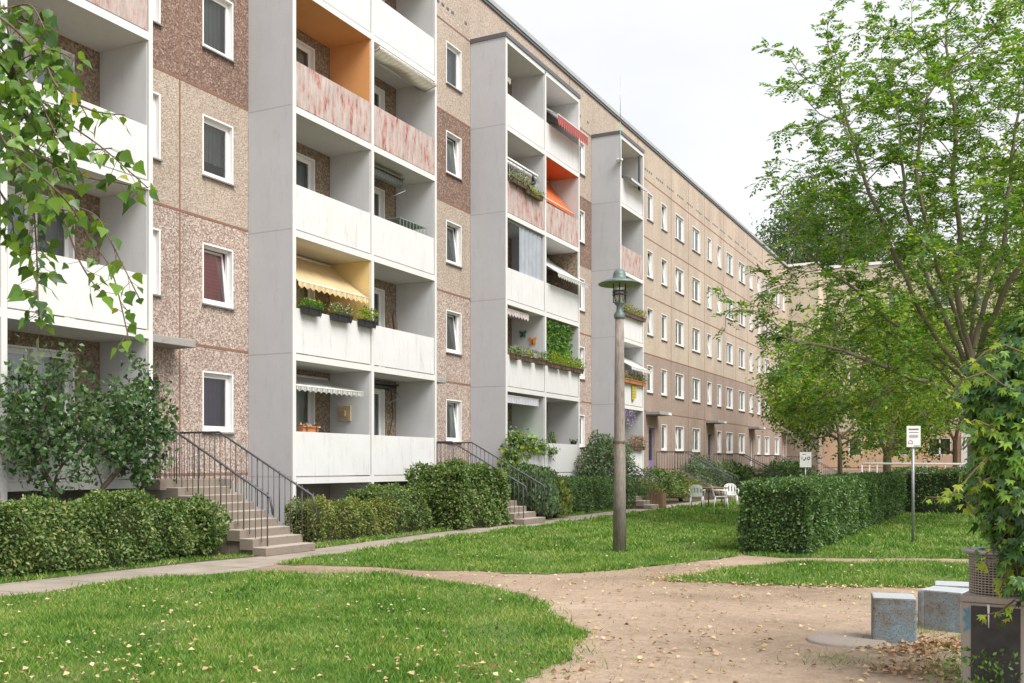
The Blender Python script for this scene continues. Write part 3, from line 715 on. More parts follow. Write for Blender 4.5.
# ---- balcony towers (parts of the building)
special = {(1,3):'red', (2,3):'red', (3,3):'red', (0,3):'red'}
interior = {(1,0,3):('orange','orange'), (1,0,1):('ceil','yellow'), (2,1,3):('redorange','inner'), (2,1,2):('ceil','loggia')}
for ti, t in enumerate(towers):
    y0, y1, nb = t; B = bays(t); side = .09
    for yy in ([y0, y1-side*1.0] ):
        st = MB(); st.box(W+.005, FX-.012, yy, yy+side, 0, 15.28)
        st.build('balcony_side_wall', [M['gray'] if ti else M['inner']], bld)
    # inner lining (light paint) just inside the side walls and both sides of the divider
    for yy in (y0, y1-side):
        fr = MB(); fr.box(FX-.011, FX+.02, yy-.003, yy+side+.02 if yy == y0 else yy+side+.003, 0, 15.28); fr.build('frame_column', M['white'], bld)
    for bi in range(1, nb):
        yc = (B[bi-1][1]+B[bi][0])/2; fr = MB(); fr.box(W+.006, FX+.02, yc-.055, yc+.055, S0-1.17, 15.17); fr.build('dividing_wall', M['white'], bld)
    for bi, (b0, b1) in enumerate(B):
        yl = y0+side+.001 if bi == 0 else (B[bi-1][1]+B[bi][0])/2+.056
        yr = y1-side-.001 if bi == nb-1 else (B[bi][1]+B[bi+1][0])/2-.056
        for k in range(6):
            z = S0+H*k; ceilm, wallm = interior.get((ti, bi, k), ('ceil','inner'))
            if k < 5 or True:
                s = MB(); s.box(W+.007, FX+.012, yl, yr, z, z+.15, 0)
                s.build('balcony_slab', [M['white']], bld)
            if k < 5:
                ce, wa = M[ceilm], M[wallm]
                s = MB(); s.quad((W+.01,yl+.002,z+H-.004),(FX,yl+.002,z+H-.004),(FX,yr-.002,z+H-.004),(W+.01,yr-.002,z+H-.004)); s.build('balcony_ceiling', ce, bld)
                s = MB(); s.box(W+.01, FX-.03, yr-.014, yr-.004, z+.152, z+H-.006); s.build('balcony_lining', wa, bld)
                s = MB(); s.box(W+.01, FX-.03, yl+.004, yl+.014, z+.152, z+H-.006); s.build('balcony_lining', wa, bld)
                if ceilm == 'redorange' or wallm in ('yellow',) :
                    pass
                pm = special.get((ti, k), 'panel')
                s = MB(); s.box(FX-.055, FX+.0, yl+.02, yr-.02, z+.175, z+1.19)
                s.build('parapet', M[pm], bld, bevel=.006)
    tp_ = MB(); tp_.box(W+.01, FX+.05, y0-.03, y1+.03, 15.33, 15.47); tp_.build('tower_flashing', M['flash'], bld)
    tp_ = MB(); tp_.box(W+.01, FX+.015, y0+.001, y1-.001, 15.325-.04, 15.328); tp_.build('tower_roof', M['white'], bld)
# downpipes / dark void behind foundations is real shade

# ---- wing at the far end
wing = thing('apartment_wing', (8, 88, 0), 'peach five storey block closing the courtyard behind the trees', 'building')
WY = 82.0
m = MB(); m.quad((W,YE,0),(-13.35,YE,0),(-13.35,YE,7.0),(W,YE,7.0),0); m.quad((W,YE,7.0),(-13.35,YE,7.0),(-13.35,YE,TOP),(W,YE,TOP),1)
m.quad((-13.35,YE,0),(-13.35,WY,0),(-13.35,WY,7),(-13.35,YE,7),0); m.quad((-13.35,YE,7),(-13.35,WY,7),(-13.35,WY,TOP),(-13.35,YE,TOP),1)
xs = [-13.35]; wcols = []; x = -11.4; i = 0
while x < 34:
    w_ = 1.6 if i % 3 else 1.0; wcols.append((x, x+w_)); x += 2.9; i += 1
wh = [(a, b, 2.34+H*k, 3.66+H*k) for a, b in wcols for k in range(5) if not (k == 0 and abs(a-(-2.7)) < .3)]
xs = sorted({-13.35, 36.} | {v for h in wh for v in h[:2]}); zz = sorted({0, 1.2, 4.2, 7., TOP} | {round(v,3) for h in wh for v in h[2:]})
for a, b in zip(xs, xs[1:]):
    for c, e in zip(zz, zz[1:]):
        xc, zc = (a+b)/2, (c+e)/2
        if any(h[0] < xc < h[1] and h[2] < zc < h[3] for h in wh): continue
        m.quad((a,WY,c),(b,WY,c),(b,WY,e),(a,WY,e), 3 if zc < 1.2 else (2 if zc < 4.2 else 1))
m.quad((36,WY,0),(36,WY+10,0),(36,WY+10,TOP),(36,WY,TOP),1); m.quad((W-10,WY+10,0),(36,WY+10,0),(36,WY+10,TOP),(W-10,WY+10,TOP),1)
M['cream'] = pebble('cream aggregate', [(0, (.50,.42,.32)), (.5, (.60,.52,.41)), (1, (.70,.62,.50))], 22, .15)
m.build('facade', [M['midfar'], M['cream'], M['peach'], M['plinth']], wing)
m = MB(); m.quad((-13.3,WY+.5,0),(36,WY+.5,0),(36,WY+.5,TOP-.1),(-13.3,WY+.5,TOP-.1)); m.build('interior', M['room'], wing)
m = MB(); m.box(W, -13.3, YE+.01, WY+10, TOP, TOP+.03); m.box(-13.3, 36.05, WY-.01, WY+10, TOP, TOP+.03); m.build('roof', M['roof'], wing)
m = MB(); m.box(W+.1, -13.25, YE-.08, YE+.1, TOP+.035, TOP+.23); m.box(-13.249, 36.1, WY-.1, WY+.15, TOP+.035, TOP+.26); m.build('roof_coping', M['pvc'], wing)
m = MB()
for k in range(6): m.box(W+.01, -13.34, YE-.006, YE, 1.37+H*k, 1.43+H*k); m.box(-13.34, 36, WY-.006, WY, 1.37+H*k, 1.43+H*k)
m.build('panel_joints', M['joint'], wing)
for (a, b, c, e) in wh:
    m = MB(); Y = WY+.08; t = .07
    m.box(a, a+t, Y-.07, Y+.05, c, e); m.box(b-t, b, Y-.07, Y+.05, c, e); m.box(a+t, b-t, Y-.06, Y+.05, c, c+t); m.box(a+t, b-t, Y-.06, Y+.05, e-t, e)
    if b-a > 1.2: m.box((a+b)/2-.05, (a+b)/2+.05, Y, Y+.05, c+t, e-t)
    f = m.build('window', M['pvc'], wing)
    m = MB(); m.quad((a+t,Y+.03,c+t),(b-t,Y+.03,c+t),(b-t,Y+.03,e-t),(a+t,Y+.03,e-t)); m.build('pane', M['glass'], f)
    m = MB(); m.quad((a,Y+.2,c),(b,Y+.2,c),(b,Y+.2,e),(a,Y+.2,e)); m.build('curtain', M[random.choice(['c_white','c_grey','c_blue'])], f)
m = MB(); m.box(-3.3, -2.9, WY-.3, WY+.01, .3, 3.7); m.box(-.9, -.5, WY-.3, WY+.01, .3, 3.7); m.box(-3.3, -.5, WY-.35, WY+.01, 3.7, 4.0); e_ = m.build('entrance_surround', M['white'], wing)
m = MB(); m.box(-2.9, -.9, WY-.05, WY-.01, .3, 3.7); m.build('entrance_door', M['rub'], e_)

# ================================================================ STAIRS
def stairs(Y0, Y1, label, n=9, xb=-11.62, land=1.33, seen=True):
    r = land/n; tr = .295
    root = thing('entrance_stairs', (xb-1.5, (Y0+Y1)/2, 0), label, 'stairs', 'entrance stairs')
    m = MB()
    for i in range(n-1):
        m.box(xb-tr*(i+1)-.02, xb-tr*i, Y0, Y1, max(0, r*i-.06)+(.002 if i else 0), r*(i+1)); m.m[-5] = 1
    xl = xb-tr*(n-1); m.box(W+.01, xl, Y0-.15, Y1+.35, land-.2, land); 
    m.box(xl-.1, xl-.004, Y0+.1, Y1-.1, 0, land-.205)
    # solid stringers below
    for i in range(1, n-1): m.box(xb-tr*(i+1), xb-tr*i-.001, Y0+.06, Y1-.06, 0, r*i-.065)
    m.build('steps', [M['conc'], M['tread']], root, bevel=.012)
    def rail(y, x_top, first):
        m = MB(); hh = .92
        pts = [(x_top, y, land+hh), (xl+.02, y, land+hh), (xb-.05, y, r+hh-.04), (xb+.02, y, r+hh-.35)]
        m.tube(pts, .022, 6)
        k = 0; x = x_top
        while x < xb:
            if x < xl: zb, zt = land, land+hh
            else:
                f = (x-xl)/(xb-xl); zb = land+(r-land)*f; zt = zb+hh
            m.tube([(x, y, zb-.04), (x, y, zt)], .013 if k % 4 == 0 else .008, 5)
            x += .135; k += 1
        m.build('railing', M['rail'], root)
    rail(Y0+.16, xl-.45, True); rail(Y1-.02, W+.05, False)
    return root
stairs(13.62, 15.0, 'worn concrete entrance stairs nearest the camera, left of the first full balcony tower')
stairs(23.95, 25.3, 'concrete entrance stairs between the two double balcony towers, half hidden by a dark hedge')
stairs(34.5, 35.8, 'concrete entrance stairs between the second balcony tower and the single tower')
for y, l in ((46.1, 'entrance stairs by the violet door next to the last balcony tower'), (56.8, 'entrance stairs by the second violet door of the plain far facade'), (67.2, 'entrance stairs by the white door of the plain far facade'), (77.9, 'last entrance stairs in the corner of the courtyard')):
    stairs(y, y+1.3, l)

# ================================================================ BALCONY THINGS
M['aw_yellow'] = stripes('yellow awning cloth', (.86,.62,.30), (.88,.74,.50), 1, .14, .5, .35)
M['aw_grey'] = stripes('grey checked awning cloth', (.42,.43,.42), (.62,.62,.60), 1, .10, .5, .25)
M['aw_white'] = stripes('white awning cloth', (.74,.74,.74), (.70,.70,.72), 1, .2, .5, .3)
M['aw_cream'] = stripes('cream awning cloth', (.62,.57,.47), (.70,.66,.58), 1, .2, .5, .3)
M['aw_red'] = stripes('red striped awning cloth', (.42,.06,.06), (.50,.22,.20), 1, .10, .6, .3)
M['aw_orange'] = stripes('orange awning cloth', (.85,.20,.06), (.88,.26,.09), 1, .2, .5, .4)
M['aw_pink'] = stripes('pink white valance', (.72,.60,.60), (.80,.76,.75), 1, .16, .5, .3)
M['aw_lilac'] = stripes('lilac valance', (.62,.62,.74), (.78,.78,.80), 1, .08, .5, .3)
M['aw_brown'] = stripes('faded brown awning cloth', (.36,.31,.27), (.44,.40,.36), 1, .2, .5, .2)
def awning(label, y0, y1, bx, bz, fx, fz, mat, val=.14, vmat=None, sag=.03, scal=True, cassette=True):
    root = thing('awning', (bx, (y0+y1)/2, bz), label, 'awning', 'balcony awnings')
    m = MB(); n = 10; ns = 14
    for i in range(n):
        for j in range(ns):
            def P(u, v):
                return (bx+(fx-bx)*u, y0+(y1-y0)*v, bz+(fz-bz)*u-sag*math.sin(math.pi*u)*(1+.4*math.sin(v*9)))
            m.quad(P(i/n,j/ns), P((i+1)/n,j/ns), P((i+1)/n,(j+1)/ns), P(i/n,(j+1)/ns))
    m.build('cloth', M[mat], root)
    if val:
        m = MB(); k = max(4, int((y1-y0)/.2)); q = 8
        for i in range(k*q):
            a, b = i/(k*q), (i+1)/(k*q); f = lambda t: val*(.62+.38*abs(math.sin(math.pi*t*k))) if scal else val
            wx = lambda t: fx+.012+.02*math.sin(t*k*6.28)
            m.quad((wx(a),y0+(y1-y0)*a,fz-f(a)),(wx(b),y0+(y1-y0)*b,fz-f(b)),(fx+.01,y0+(y1-y0)*b,fz),(fx+.01,y0+(y1-y0)*a,fz))
        m.build('valance', M[vmat or mat], root)
    m = MB(); m.tube([(fx,y0-.01,fz),(fx,y1+.01,fz)], .02, 6)
    m.build('bar', M['pvc'], root)
    m = MB(); m.tube([(bx,y0,bz+.0),(bx,y1,bz+.0)], .045, 8); m.build('cassette', M['pvc'], root)
    for y in (y0+.06, y1-.06):
        m = MB(); m.tube([(bx+.02,y,bz-.35 if fz < bz-.25 else bz-.06),((bx+fx)/2,y+.01,(bz+fz)/2-.18),(fx,y,fz)], .012, 5); m.build('arm', M['galv'], root)
    return root
A1, B1 = bays(towers[1]); A2, B2 = bays(towers[2]); A3 = bays(towers[3])[0]
awning('wide open pale yellow striped awning above three black flower boxes', A1[0]+.12, A1[1]-.1, W+.1, 6.70, FX-.0, 5.80, 'aw_yellow', .17)
awning('grey checked scalloped awning on the ground floor balcony over an orange planter', A1[0]+.12, A1[1]-.25, W+.1, 3.78, FX-.05, 3.42, 'aw_grey', .14)
awning('limp whitish awning hanging folded under the slab above a flaking red parapet', B1[0]+.05, B1[1]-.05, FX-.6, 12.33, FX+.14, 12.22, 'aw_cream', .07, sag=.10)
awning('short cream scalloped awning in the top left balcony of the second tower', A2[0]+.1, A2[0]+1.3, W+.1, 14.75, FX-.5, 14.5, 'aw_cream', .2)
awning('white awning with dark red striped valance on the top balcony of the second tower', B2[0]+.1, B2[1]-.05, W+.1, 14.95, FX+.40, 13.8, 'aw_white', .45, 'aw_red', scal=True)
awning('bright orange awning under an orange balcony ceiling', B2[0]+.1, B2[1]-.1, W+.1, 12.3, FX-.15, 11.0, 'aw_orange', .14)
awning('white awning with grey scalloped valance reaching out over a brown lined balcony', B2[0]+.1, B2[1]-.05, W+.1, 9.4, FX+.40, 8.3, 'aw_white', .2, 'aw_grey')
awning('narrow pink and white scalloped valance above butterflies on the wall', A2[0]+.15, A2[0]+1.9, FX-.5, 6.72, FX-.12, 6.68, 'aw_pink', .25)
awning('narrow lilac fringed valance above the ground floor balcony with a climbing plant', A2[0]+.15, A2[1]-.25, FX-.5, 3.9, FX-.1, 3.86, 'aw_lilac', .24, scal=False)
awning('half open faded brown awning on the top balcony of the single tower', A3[0]+.2, A3[1]-.1, W+.1, 14.6, FX+.4, 13.5, 'aw_brown', .1, 'aw_white')
awning('white awning over pink flowers on the single tower', A3[0]+.2, A3[1]-.1, W+.1, 6.65, FX+.40, 5.7, 'aw_white', .16, 'aw_white')
def roller(label, y0, y1, x, z, rr, mat):
    root = thing('rolled_awning', (x, (y0+y1)/2, z), label, 'awning')
    m = MB(); m.tube([(x,y0,z),(x,y1,z)], rr, 10); m.box(x-.06, x+.1, y0-.05, y1+.05, z+rr, z+rr+.05); m.build('roll', M[mat], root)
    m = MB(); m.tube([(x,y1-.1,z),(x+.35,y1-.3,z-.3),(x+.1,y1-.6,z-.5)], .012, 5); m.tube([(x+.1,y0+.5,z),(x+.12,y0+.5,z-1.3)], .008, 5); m.build('arm', M['galv'], root)
roller('thick dark grey rolled awning under the balcony ceiling', B1[0]+.1, B1[1]-.9, FX-.55, 9.33, .11, 'c_grey')
roller('thin dark rolled awning on the loggia wall of the ground floor balcony', B1[0]+.1, B1[1]-.35, W+.2, 3.78, .05, 'rail')
roller('white awning cassette with grey blinds over hanging plants', A2[0]+.1, A2[1]-.1, FX-.3, 11.55, .07, 'pvc')

def flowerbox(label, y, z, w, boxm, mat, h=.16, hang=False, n=90, ph=.22, sz_=.085, x=None, fl=None, flshare=.3, group='flower boxes on the parapets'):
    x = FX+.1 if x is None else x
    root = thing('flower_box', (x, y, z), label, 'flower box', group)
    m = MB(); b = len(m.v)
    m.v += [(x-.06,y-w/2+.02,z-h),(x+.06,y-w/2+.02,z-h),(x+.06,y+w/2-.02,z-h),(x-.06,y+w/2-.02,z-h),(x-.085,y-w/2,z),(x+.085,y-w/2,z),(x+.085,y+w/2,z),(x-.085,y+w/2,z)]
    for q in ((0,3,2,1),(0,1,5,4),(1,2,6,5),(2,3,7,6),(3,0,4,7),(4,5,6,7)): m.f.append(tuple(b+k for k in q)); m.m.append(0); m.sm.append(False)
    m.box(x+.087, x+.1, y-w/2, y+w/2, z-.03, z+.005)
    m.build('box', M[boxm], root)
    m = MB()
    for yy in (y-w*.3, y+w*.3): m.box(x+.101, x+.11, yy-.01, yy+.01, z-h-.05, z); m.box(x-.1, x+.101, yy-.01, yy+.01, z+.006, z+.015)
    m.build('bracket', M['black'], root)
    n = int(n*2.2)
    P = np.column_stack([x+rng.normal(size=n)*.08, y+(rng.random(n)-.5)*w*1.05, z+rng.random(n)**1.3*ph-(.1 if hang else 0)])
    d = rnd3(n)+np.array((.1,0,.4)); leaves('plants', P, d, rnd3(n), sz_*(.6+.6*rng.random(n)), M[mat], root)
    if fl:
        k = int(n*flshare); P = np.column_stack([x+rng.normal(size=k)*.08, y+(rng.random(k)-.5)*w, z+.05+rng.random(k)*ph])
        leaves('blossoms', P, rnd3(k), rnd3(k), sz_*.75*(.6+.6*rng.random(k)), M[fl], root)
    return root
PZ = lambda k: S0+H*k+1.19
ya = [yx(308, FX), yx(338, FX), yx(364, FX)]
flowerbox('black flower box with clipped green plant, leftmost under the yellow awning', ya[0], PZ(1)+.05, .62, 'black', 'l_ash', n=130, ph=.16)
flowerbox('black flower box with pink and white blossoms, middle one under the yellow awning', ya[1], PZ(1)+.05, .72, 'black', 'l_ash', fl='f_pink', n=90, ph=.22)
flowerbox('black flower box with loose tall greenery, rightmost under the yellow awning', ya[2], PZ(1)+.05, .62, 'black', 'l_yellow', n=120, ph=.3)
flowerbox('small orange planter on the ground floor parapet under the grey awning', yx(309, FX-.1), PZ(0)+.14, .6, 'terra', 'brownleaf', n=10, ph=.05, x=FX-.12)
for i, (px, w) in enumerate(((513, .55), (526, .75), (539, .75))):
    flowerbox(['small dark flower box at the left end below the butterflies', 'brown flower box with yellow green trailing plants in the middle below the butterflies', 'brown flower box with violet blossoms at the right below the butterflies'][i], yx(px, FX), PZ(1)+.04, w, 'brownbox', 'f_mix', fl='f_violet' if i != 1 else None, n=110, ph=.24)
for i, px in enumerate((552.5, 563.5, 575)):
    flowerbox(['brown flower box with bright greenery, left one below the ivy screen', 'brown flower box with bright greenery, middle one below the ivy screen', 'brown flower box with bushy greenery overhanging the end below the ivy screen'][i], yx(px, FX), PZ(1)+.02, .85, 'brownbox', 'l_yellow', n=190, ph=.36)
flowerbox('flower box with blue and yellow plants trailing over a flaking red parapet', yx(517, FX), PZ(3)+.12, 1.2, 'brownbox', 'f_mix', fl='f_violet', n=220, ph=.38, hang=True)
flowerbox('dark flower box with yellow green tufts on the flaking red parapet', yx(531, FX), PZ(3)+.02, 1.25, 'brownbox', 'l_yellow', n=170, ph=.2, hang=True)
flowerbox('long flower box with mixed plants on the middle balcony of the single tower', (A3[0]+A3[1])/2, PZ(2)+.05, 2.6, 'brownbox', 'f_mix', fl='f_red', flshare=.15, n=330, ph=.3)
flowerbox('long wooden flower box with pink and white blossoms and a yellow cloth beneath', (A3[0]+A3[1])/2, PZ(1)+.05, 2.7, 'terra', 'l_ash', fl='f_pink', flshare=.7, n=240, ph=.32)
flowerbox('flower box with red blossoms on the ground floor parapet of the single tower', (A3[0]+A3[1])/2+.3, PZ(0)+.05, 1.9, 'brownbox', 'l_pale', fl='f_red', flshare=.5, n=240, ph=.4)
flowerbox('small pot plant on the ground floor parapet of the second tower', yx(553, FX-.1), PZ(0)+.1, .3, 'brownbox', 'l_ash', n=60, ph=.3, x=FX-.14)
flowerbox('small black planter at the right end of the ground floor parapet of the second tower', yx(576, FX-.1), PZ(0)+.12, .5, 'black', 'l_hedge', n=20, ph=.05, x=FX-.14)
# hanging violet blossoms (single tower, ground floor)
n = 320; P = np.column_stack([FX-.05+rng.normal(size=n)*.06, A3[0]+.15+rng.random(n)*1.7, 3.95-rng.random(n)**1.2*.75*(.4+.6*np.abs(np.sin(np.linspace(0, 25, n))))])
hp = thing('hanging_blossoms', (FX, A3[0]+1, 3.9), 'garland of violet hanging blossoms under the slab of the single tower', 'plant')
leaves('blossoms', P, np.tile((0,0,-1.), (n,1))+rnd3(n)*.5, rnd3(n), .08*(.6+.6*rng.random(n)), M['f_violet'], hp)
# ivy screen
iv = thing('ivy_screen', (FX-.05, B2[0]+1, PZ(1)), 'dense green leaf screen filling a balcony opening of the second tower', 'plant screen')
y0s, y1s = B2[0]+.03, yx(573, FX); n = 2600
P = np.column_stack([FX-.12+rng.normal(size=n)*.05, y0s+(y1s-y0s)*rng.random(n), PZ(1)+rng.random(n)*1.55])
leaves('foliage', P, rnd3(n)*.7+np.array((.3,0,-.5)), np.array((1,0,0))+rnd3(n)*.6, .12*(.6+.7*rng.random(n)), M['l_ash'], iv)
m = MB(); m.box(FX-.22, FX-.2, y0s, y1s, PZ(1), PZ(1)+1.58); m.build('mat', M['l_hedge'], iv)
# privacy blind with brown drape
pb = thing('privacy_blind', (FX-.1, A2[0]+1.6, 8.6), 'translucent pale blue blind pulled across a balcony of the second tower', 'blind')
m = MB(); yb0, yb1 = yx(519, FX-.08), A2[1]-.03
for i in range(16):
    a, b = yb0+(yb1-yb0)*i/16, yb0+(yb1-yb0)*(i+1)/16; q = lambda t: FX-.08+.015*math.sin(t*20)
    m.quad((q(a),a,S0+5.6+1.15),(q(b),b,S0+5.6+1.15),(q(b),b,S0+H*3-.05),(q(a),a,S0+H*3-.05))
M['blind'] = stripes('translucent blind', (.50,.55,.62), (.54,.58,.65), 1, .3, .5, .35); m.build('cloth', M['blind'], pb)
m = MB(); m.tube([(FX-.08,A2[0],S0+H*3-.06),(FX-.08,A2[1],S0+H*3-.06)], .02, 6); m.build('rod', M['galv'], pb)
dr = thing('drape', (FX-.3, A2[0]+.3, 8.6), 'brown drape hanging at the left end of the balcony with the blue blind', 'curtain')
m = MB()
for i in range(14):
    a, b = A2[0]+.03+.62*i/14, A2[0]+.03+.62*(i+1)/14; q = lambda t: FX-.28+.03*math.sin(t*40)
    m.quad((q(a),a,S0+5.6+1.1),(q(b),b,S0+5.6+1.1),(q(b),b,S0+H*3-.05),(q(a),a,S0+H*3-.05))
M['drape'] = plain('brown drape cloth', (.22,.12,.07), .9); m.build('cloth', M['drape'], dr)
# butterflies on the side wall of the loggia
def butterfly(label, px, py, cA, cB, s):
    Yw = A2[1]-.0; # right side wall plane
    yw = (B2[0]+A2[1])/2-.075
    # x position on that wall seen at px
    t = (px-512)/F; X = yw*(t*C_-S_)/(C_+t*S_); d = -X*S_+yw*C_; Z = EZ+(HY-py)*d/F
    root = thing('butterfly_ornament', (X, yw-.02, Z), label, 'wall ornament', 'butterflies on the loggia wall')
    m = MB()
    for sgn in (-1, 1):
        for (dx, dz) in (((.0,.0),(.10,.16)), ((.0,0),(0,0))): pass
        prof = [(0,.02),(.06,.16),(.17,.20),(.19,.08),(.10,.0),(.16,-.07),(.12,-.16),(.04,-.12),(0,-.03)]
        b = len(m.v)
        for y_ in (yw-.03, yw-.02):
            for (u, v) in prof: m.v.append((X+sgn*u*s, y_, Z+v*s))
        k = len(prof); m.f.append(tuple(b+i for i in range(k))); m.m.append(0); m.sm.append(False)
        m.f.append(tuple(b+k+i for i in range(k))[::-1]); m.m.append(0); m.sm.append(False)
        for i in range(k): m.f.append((b+i, b+(i+1) % k, b+k+(i+1) % k, b+k+i)); m.m.append(0); m.sm.append(False)
    m.build('wings', plain(cA, cB, .6, .3, 20), root)
    m = MB(); m.tube([(X,yw-.04,Z-.12*s),(X,yw-.04,Z+.12*s)], .018, 6); m.build('body', M['black'], root)
butterfly('green butterfly ornament on the white loggia wall', 523, 334.5, 'green wing', (.05,.20,.12), .72)
butterfly('orange butterfly ornament on the white loggia wall', 533, 341.5, 'orange wing', (.70,.24,.05), .80)
# other small balcony items
def mesh_thing(name, label, cat, m, mat, org, bevel=0):
    o = m.build(name, mat, None, org, bevel); return tag(o, label, cat)
m = MB(); y = B1[0]+1.5
m.box(FX-.5, FX-.06, yx(402, FX), yx(428, FX), PZ(2)+.22, PZ(2)+.24)
for yy in np.linspace(yx(402, FX), yx(428, FX), 9): m.tube([(FX-.06,yy,PZ(2)-.1),(FX-.06,yy,PZ(2)+.24)], .01, 4); m.tube([(FX-.5,yy,PZ(2)+.23),(FX-.06,yy,PZ(2)+.23)], .008, 4)
mesh_thing('drying_rack', 'grey green drying rack standing behind a parapet of the first full tower', 'drying rack', m, plain('rack green', (.20,.26,.22), .6), (FX-.3, yx(415, FX), PZ(2)-.1))
# shelf/heater on the side wall of the ground floor balcony
yw = (A1[1]+B1[0])/2-.075
m = MB(); m.box(FX-.98, FX-.58, yw-.06, yw, 2.72, 3.12); m.box(FX-.84, FX-.72, yw-.1, yw-.061, 2.84, 3.0)
mesh_thing('wall_box', 'square beige box on the side wall under the grey awning', 'box', m, plain('aged beige', (.50,.40,.26), .7), (FX-.75, yw, 2.9), .01)
yw2 = B1[1]-.02
m = MB(); m.tube([(W+.25,yw2-.45,5.2+.0),(W+.27,yw2-.45,5.55),(W+.23,yw2-.47,5.75),(W+.26,yw2-.45,5.95)], [.04,.07,.05,.02], 6)
mesh_thing('wall_ornament', 'dark slender ornament hanging by the loggia wall beside a red curtain', 'ornament', m, M['brownbox'], (W+.25, yw2-.45, 5.2))
m = MB(); pts = [(W+.05, B1[1]-.6, 3.75), (W+.06, B1[1]-.35, 3.7), (W+.08, B1[1]-.3, 3.0), (W+.1, B1[1]-.45, 2.6), (W+.06, B1[1]-.5, 2.4)]
m.tube(pts, .014, 5); mesh_thing('cable', 'black cable hanging down the ground floor loggia wall', 'cable', m, M['black'], (W+.05, B1[1]-.4, 3))
# bird figure on the rail, green tub, white cloth figure
bx, by, bz = FX-.1, yx(536, FX), PZ(3)+.45
m = MB(); m.tube([(bx,by-.18,bz-.06),(bx,by-.05,bz),(bx,by+.08,bz+.06),(bx,by+.16,bz+.12)], [.01,.07,.06,.03], 8); m.tube([(bx,by,bz+.04),(bx+.02,by-.06,bz+.22),(bx+.02,by-.1,bz+.3)], [.06,.04,.005], 6); m.tube([(bx,by+.16,bz+.12),(bx,by+.22,bz+.11)], [.012,.002], 5); m.tube([(bx,by,bz-.02),(bx,by,PZ(3))], .008, 5)
mesh_thing('bird_figure', 'black bird scarer figure above the red parapet of the second tower', 'figure', m, M['black'], (bx, by, PZ(3)))
gx, gy = FX-.5, yx(527, FX-.5)
tb = thing('plastic_tub', (gx, gy, PZ(0)-.3), 'bright green lidded tub behind the climbing plant on the ground floor balcony', 'tub')
m = MB(); m.lathe((gx,gy,PZ(0)-.3), [(0,0),(.30,0),(.34,.5),(.33,.5),(0,.5)], 18); m.build('body', M['c_white'], tb)
m = MB(); m.lathe((gx,gy,PZ(0)+.2), [(.37,-.04),(.38,.03),(.30,.06),(0,.07)], 18); m.build('lid', plain('lime plastic', (.16,.42,.05), .4), tb)
m = MB(); px_, py_ = FX-.35, yx(538, FX-.35); m.lathe((px_,py_,PZ(0)-.4), [(.16,0),(.17,.4),(.15,.62),(.06,.72),(.07,.80),(.10,.86),(.09,.98),(.0,1.03)], 14)
mesh_thing('garden_figurine', 'white draped figurine on the ground floor balcony beside the green tub', 'figurine', m, M['plastic'], (px_, py_, PZ(0)-.4))
# chair back on the brown lined balcony
m = MB(); cx_, cy_ = FX-.35, yx(558, FX-.3)
for k in range(4): m.tube([(cx_,cy_-.2+.13*k,PZ(2)-.1),(cx_,cy_-.2+.13*k,PZ(2)+.22)], .015, 5)
m.tube([(cx_,cy_-.22,PZ(2)+.2),(cx_,cy_,PZ(2)+.28),(cx_,cy_+.22,PZ(2)+.2)], .03, 6); m.box(cx_, cx_+.4-.1, cy_-.22, cy_+.22, PZ(2)-.45, PZ(2)-.4); m.tube([(cx_,cy_-.2,S0+5.6+.15),(cx_,cy_-.2,PZ(2))], .02, 5); m.tube([(cx_,cy_+.2,S0+5.6+.15),(cx_,cy_+.2,PZ(2))], .02, 5)
mesh_thing('balcony_chair', 'brown wooden chair on the brown lined balcony', 'chair', m, M['wood'], (cx_, cy_, S0+5.75))
# yellow cloths, teal parasol folded, dark post, antenna
M['yel'] = plain('yellow cloth', (.80,.65,.05), .8)
m = MB(); yq = yx(634, FX+.05)
for i in range(8):
    a, b = i/8, (i+1)/8; q = lambda t: FX+.06+.02*math.sin(t*9)
    m.quad((q(a),yq-.25+.5*a,PZ(1)-.75-.1*math.sin(a*5)),(q(b),yq-.25+.5*b,PZ(1)-.75-.1*math.sin(b*5)),(q(b),yq-.25+.5*b,PZ(1)-.12),(q(a),yq-.25+.5*a,PZ(1)-.12))
mesh_thing('yellow_cloth', 'yellow patterned cloth hanging below the pink flowers on the single tower', 'cloth', m, stripes('yellow patterned cloth', (.62,.52,.05), (.40,.38,.10), 2, .12), (FX, yq, PZ(1)-.2))
m = MB(); yq = A3[0]+.25
for i in range(8):
    a, b = i/8, (i+1)/8; m.quad((FX-.1+.02*math.sin(a*9),yq-.12-.1*a,PZ(1)+.95-.9*a),(FX-.1+.02*math.sin(a*9),yq+.05+.25*a,PZ(1)+.95-.9*a),(FX-.1+.02*math.sin(b*9),yq+.05+.25*b,PZ(1)+.95-.9*b),(FX-.1+.02*math.sin(b*9),yq-.12-.1*b,PZ(1)+.95-.9*b))
m.tube([(FX-.12,yq-.1,PZ(1)-.2),(FX-.12,yq-.1,PZ(1)+1.0)], .012, 5)
mesh_thing('yellow_flag', 'bright yellow flag beside the pink flowers on the single tower', 'flag', m, M['yel'], (FX-.1, yq, PZ(1)))
M['teal'] = stripes('teal cloth', (.10,.45,.38), (.50,.68,.62), 1, .12, .6, .3)
m = MB(); yq = A3[0]+.65; m.lathe((FX-.3,yq,PZ(2)-.6), [(.02,0),(.03,.2),(.16,.5),(.13,1.2),(.05,1.85),(.02,2.0)], 10)
mesh_thing('folded_parasol', 'folded teal parasol on the middle balcony of the single tower', 'parasol', m, M['teal'], (FX-.3, yq, PZ(2)-1))
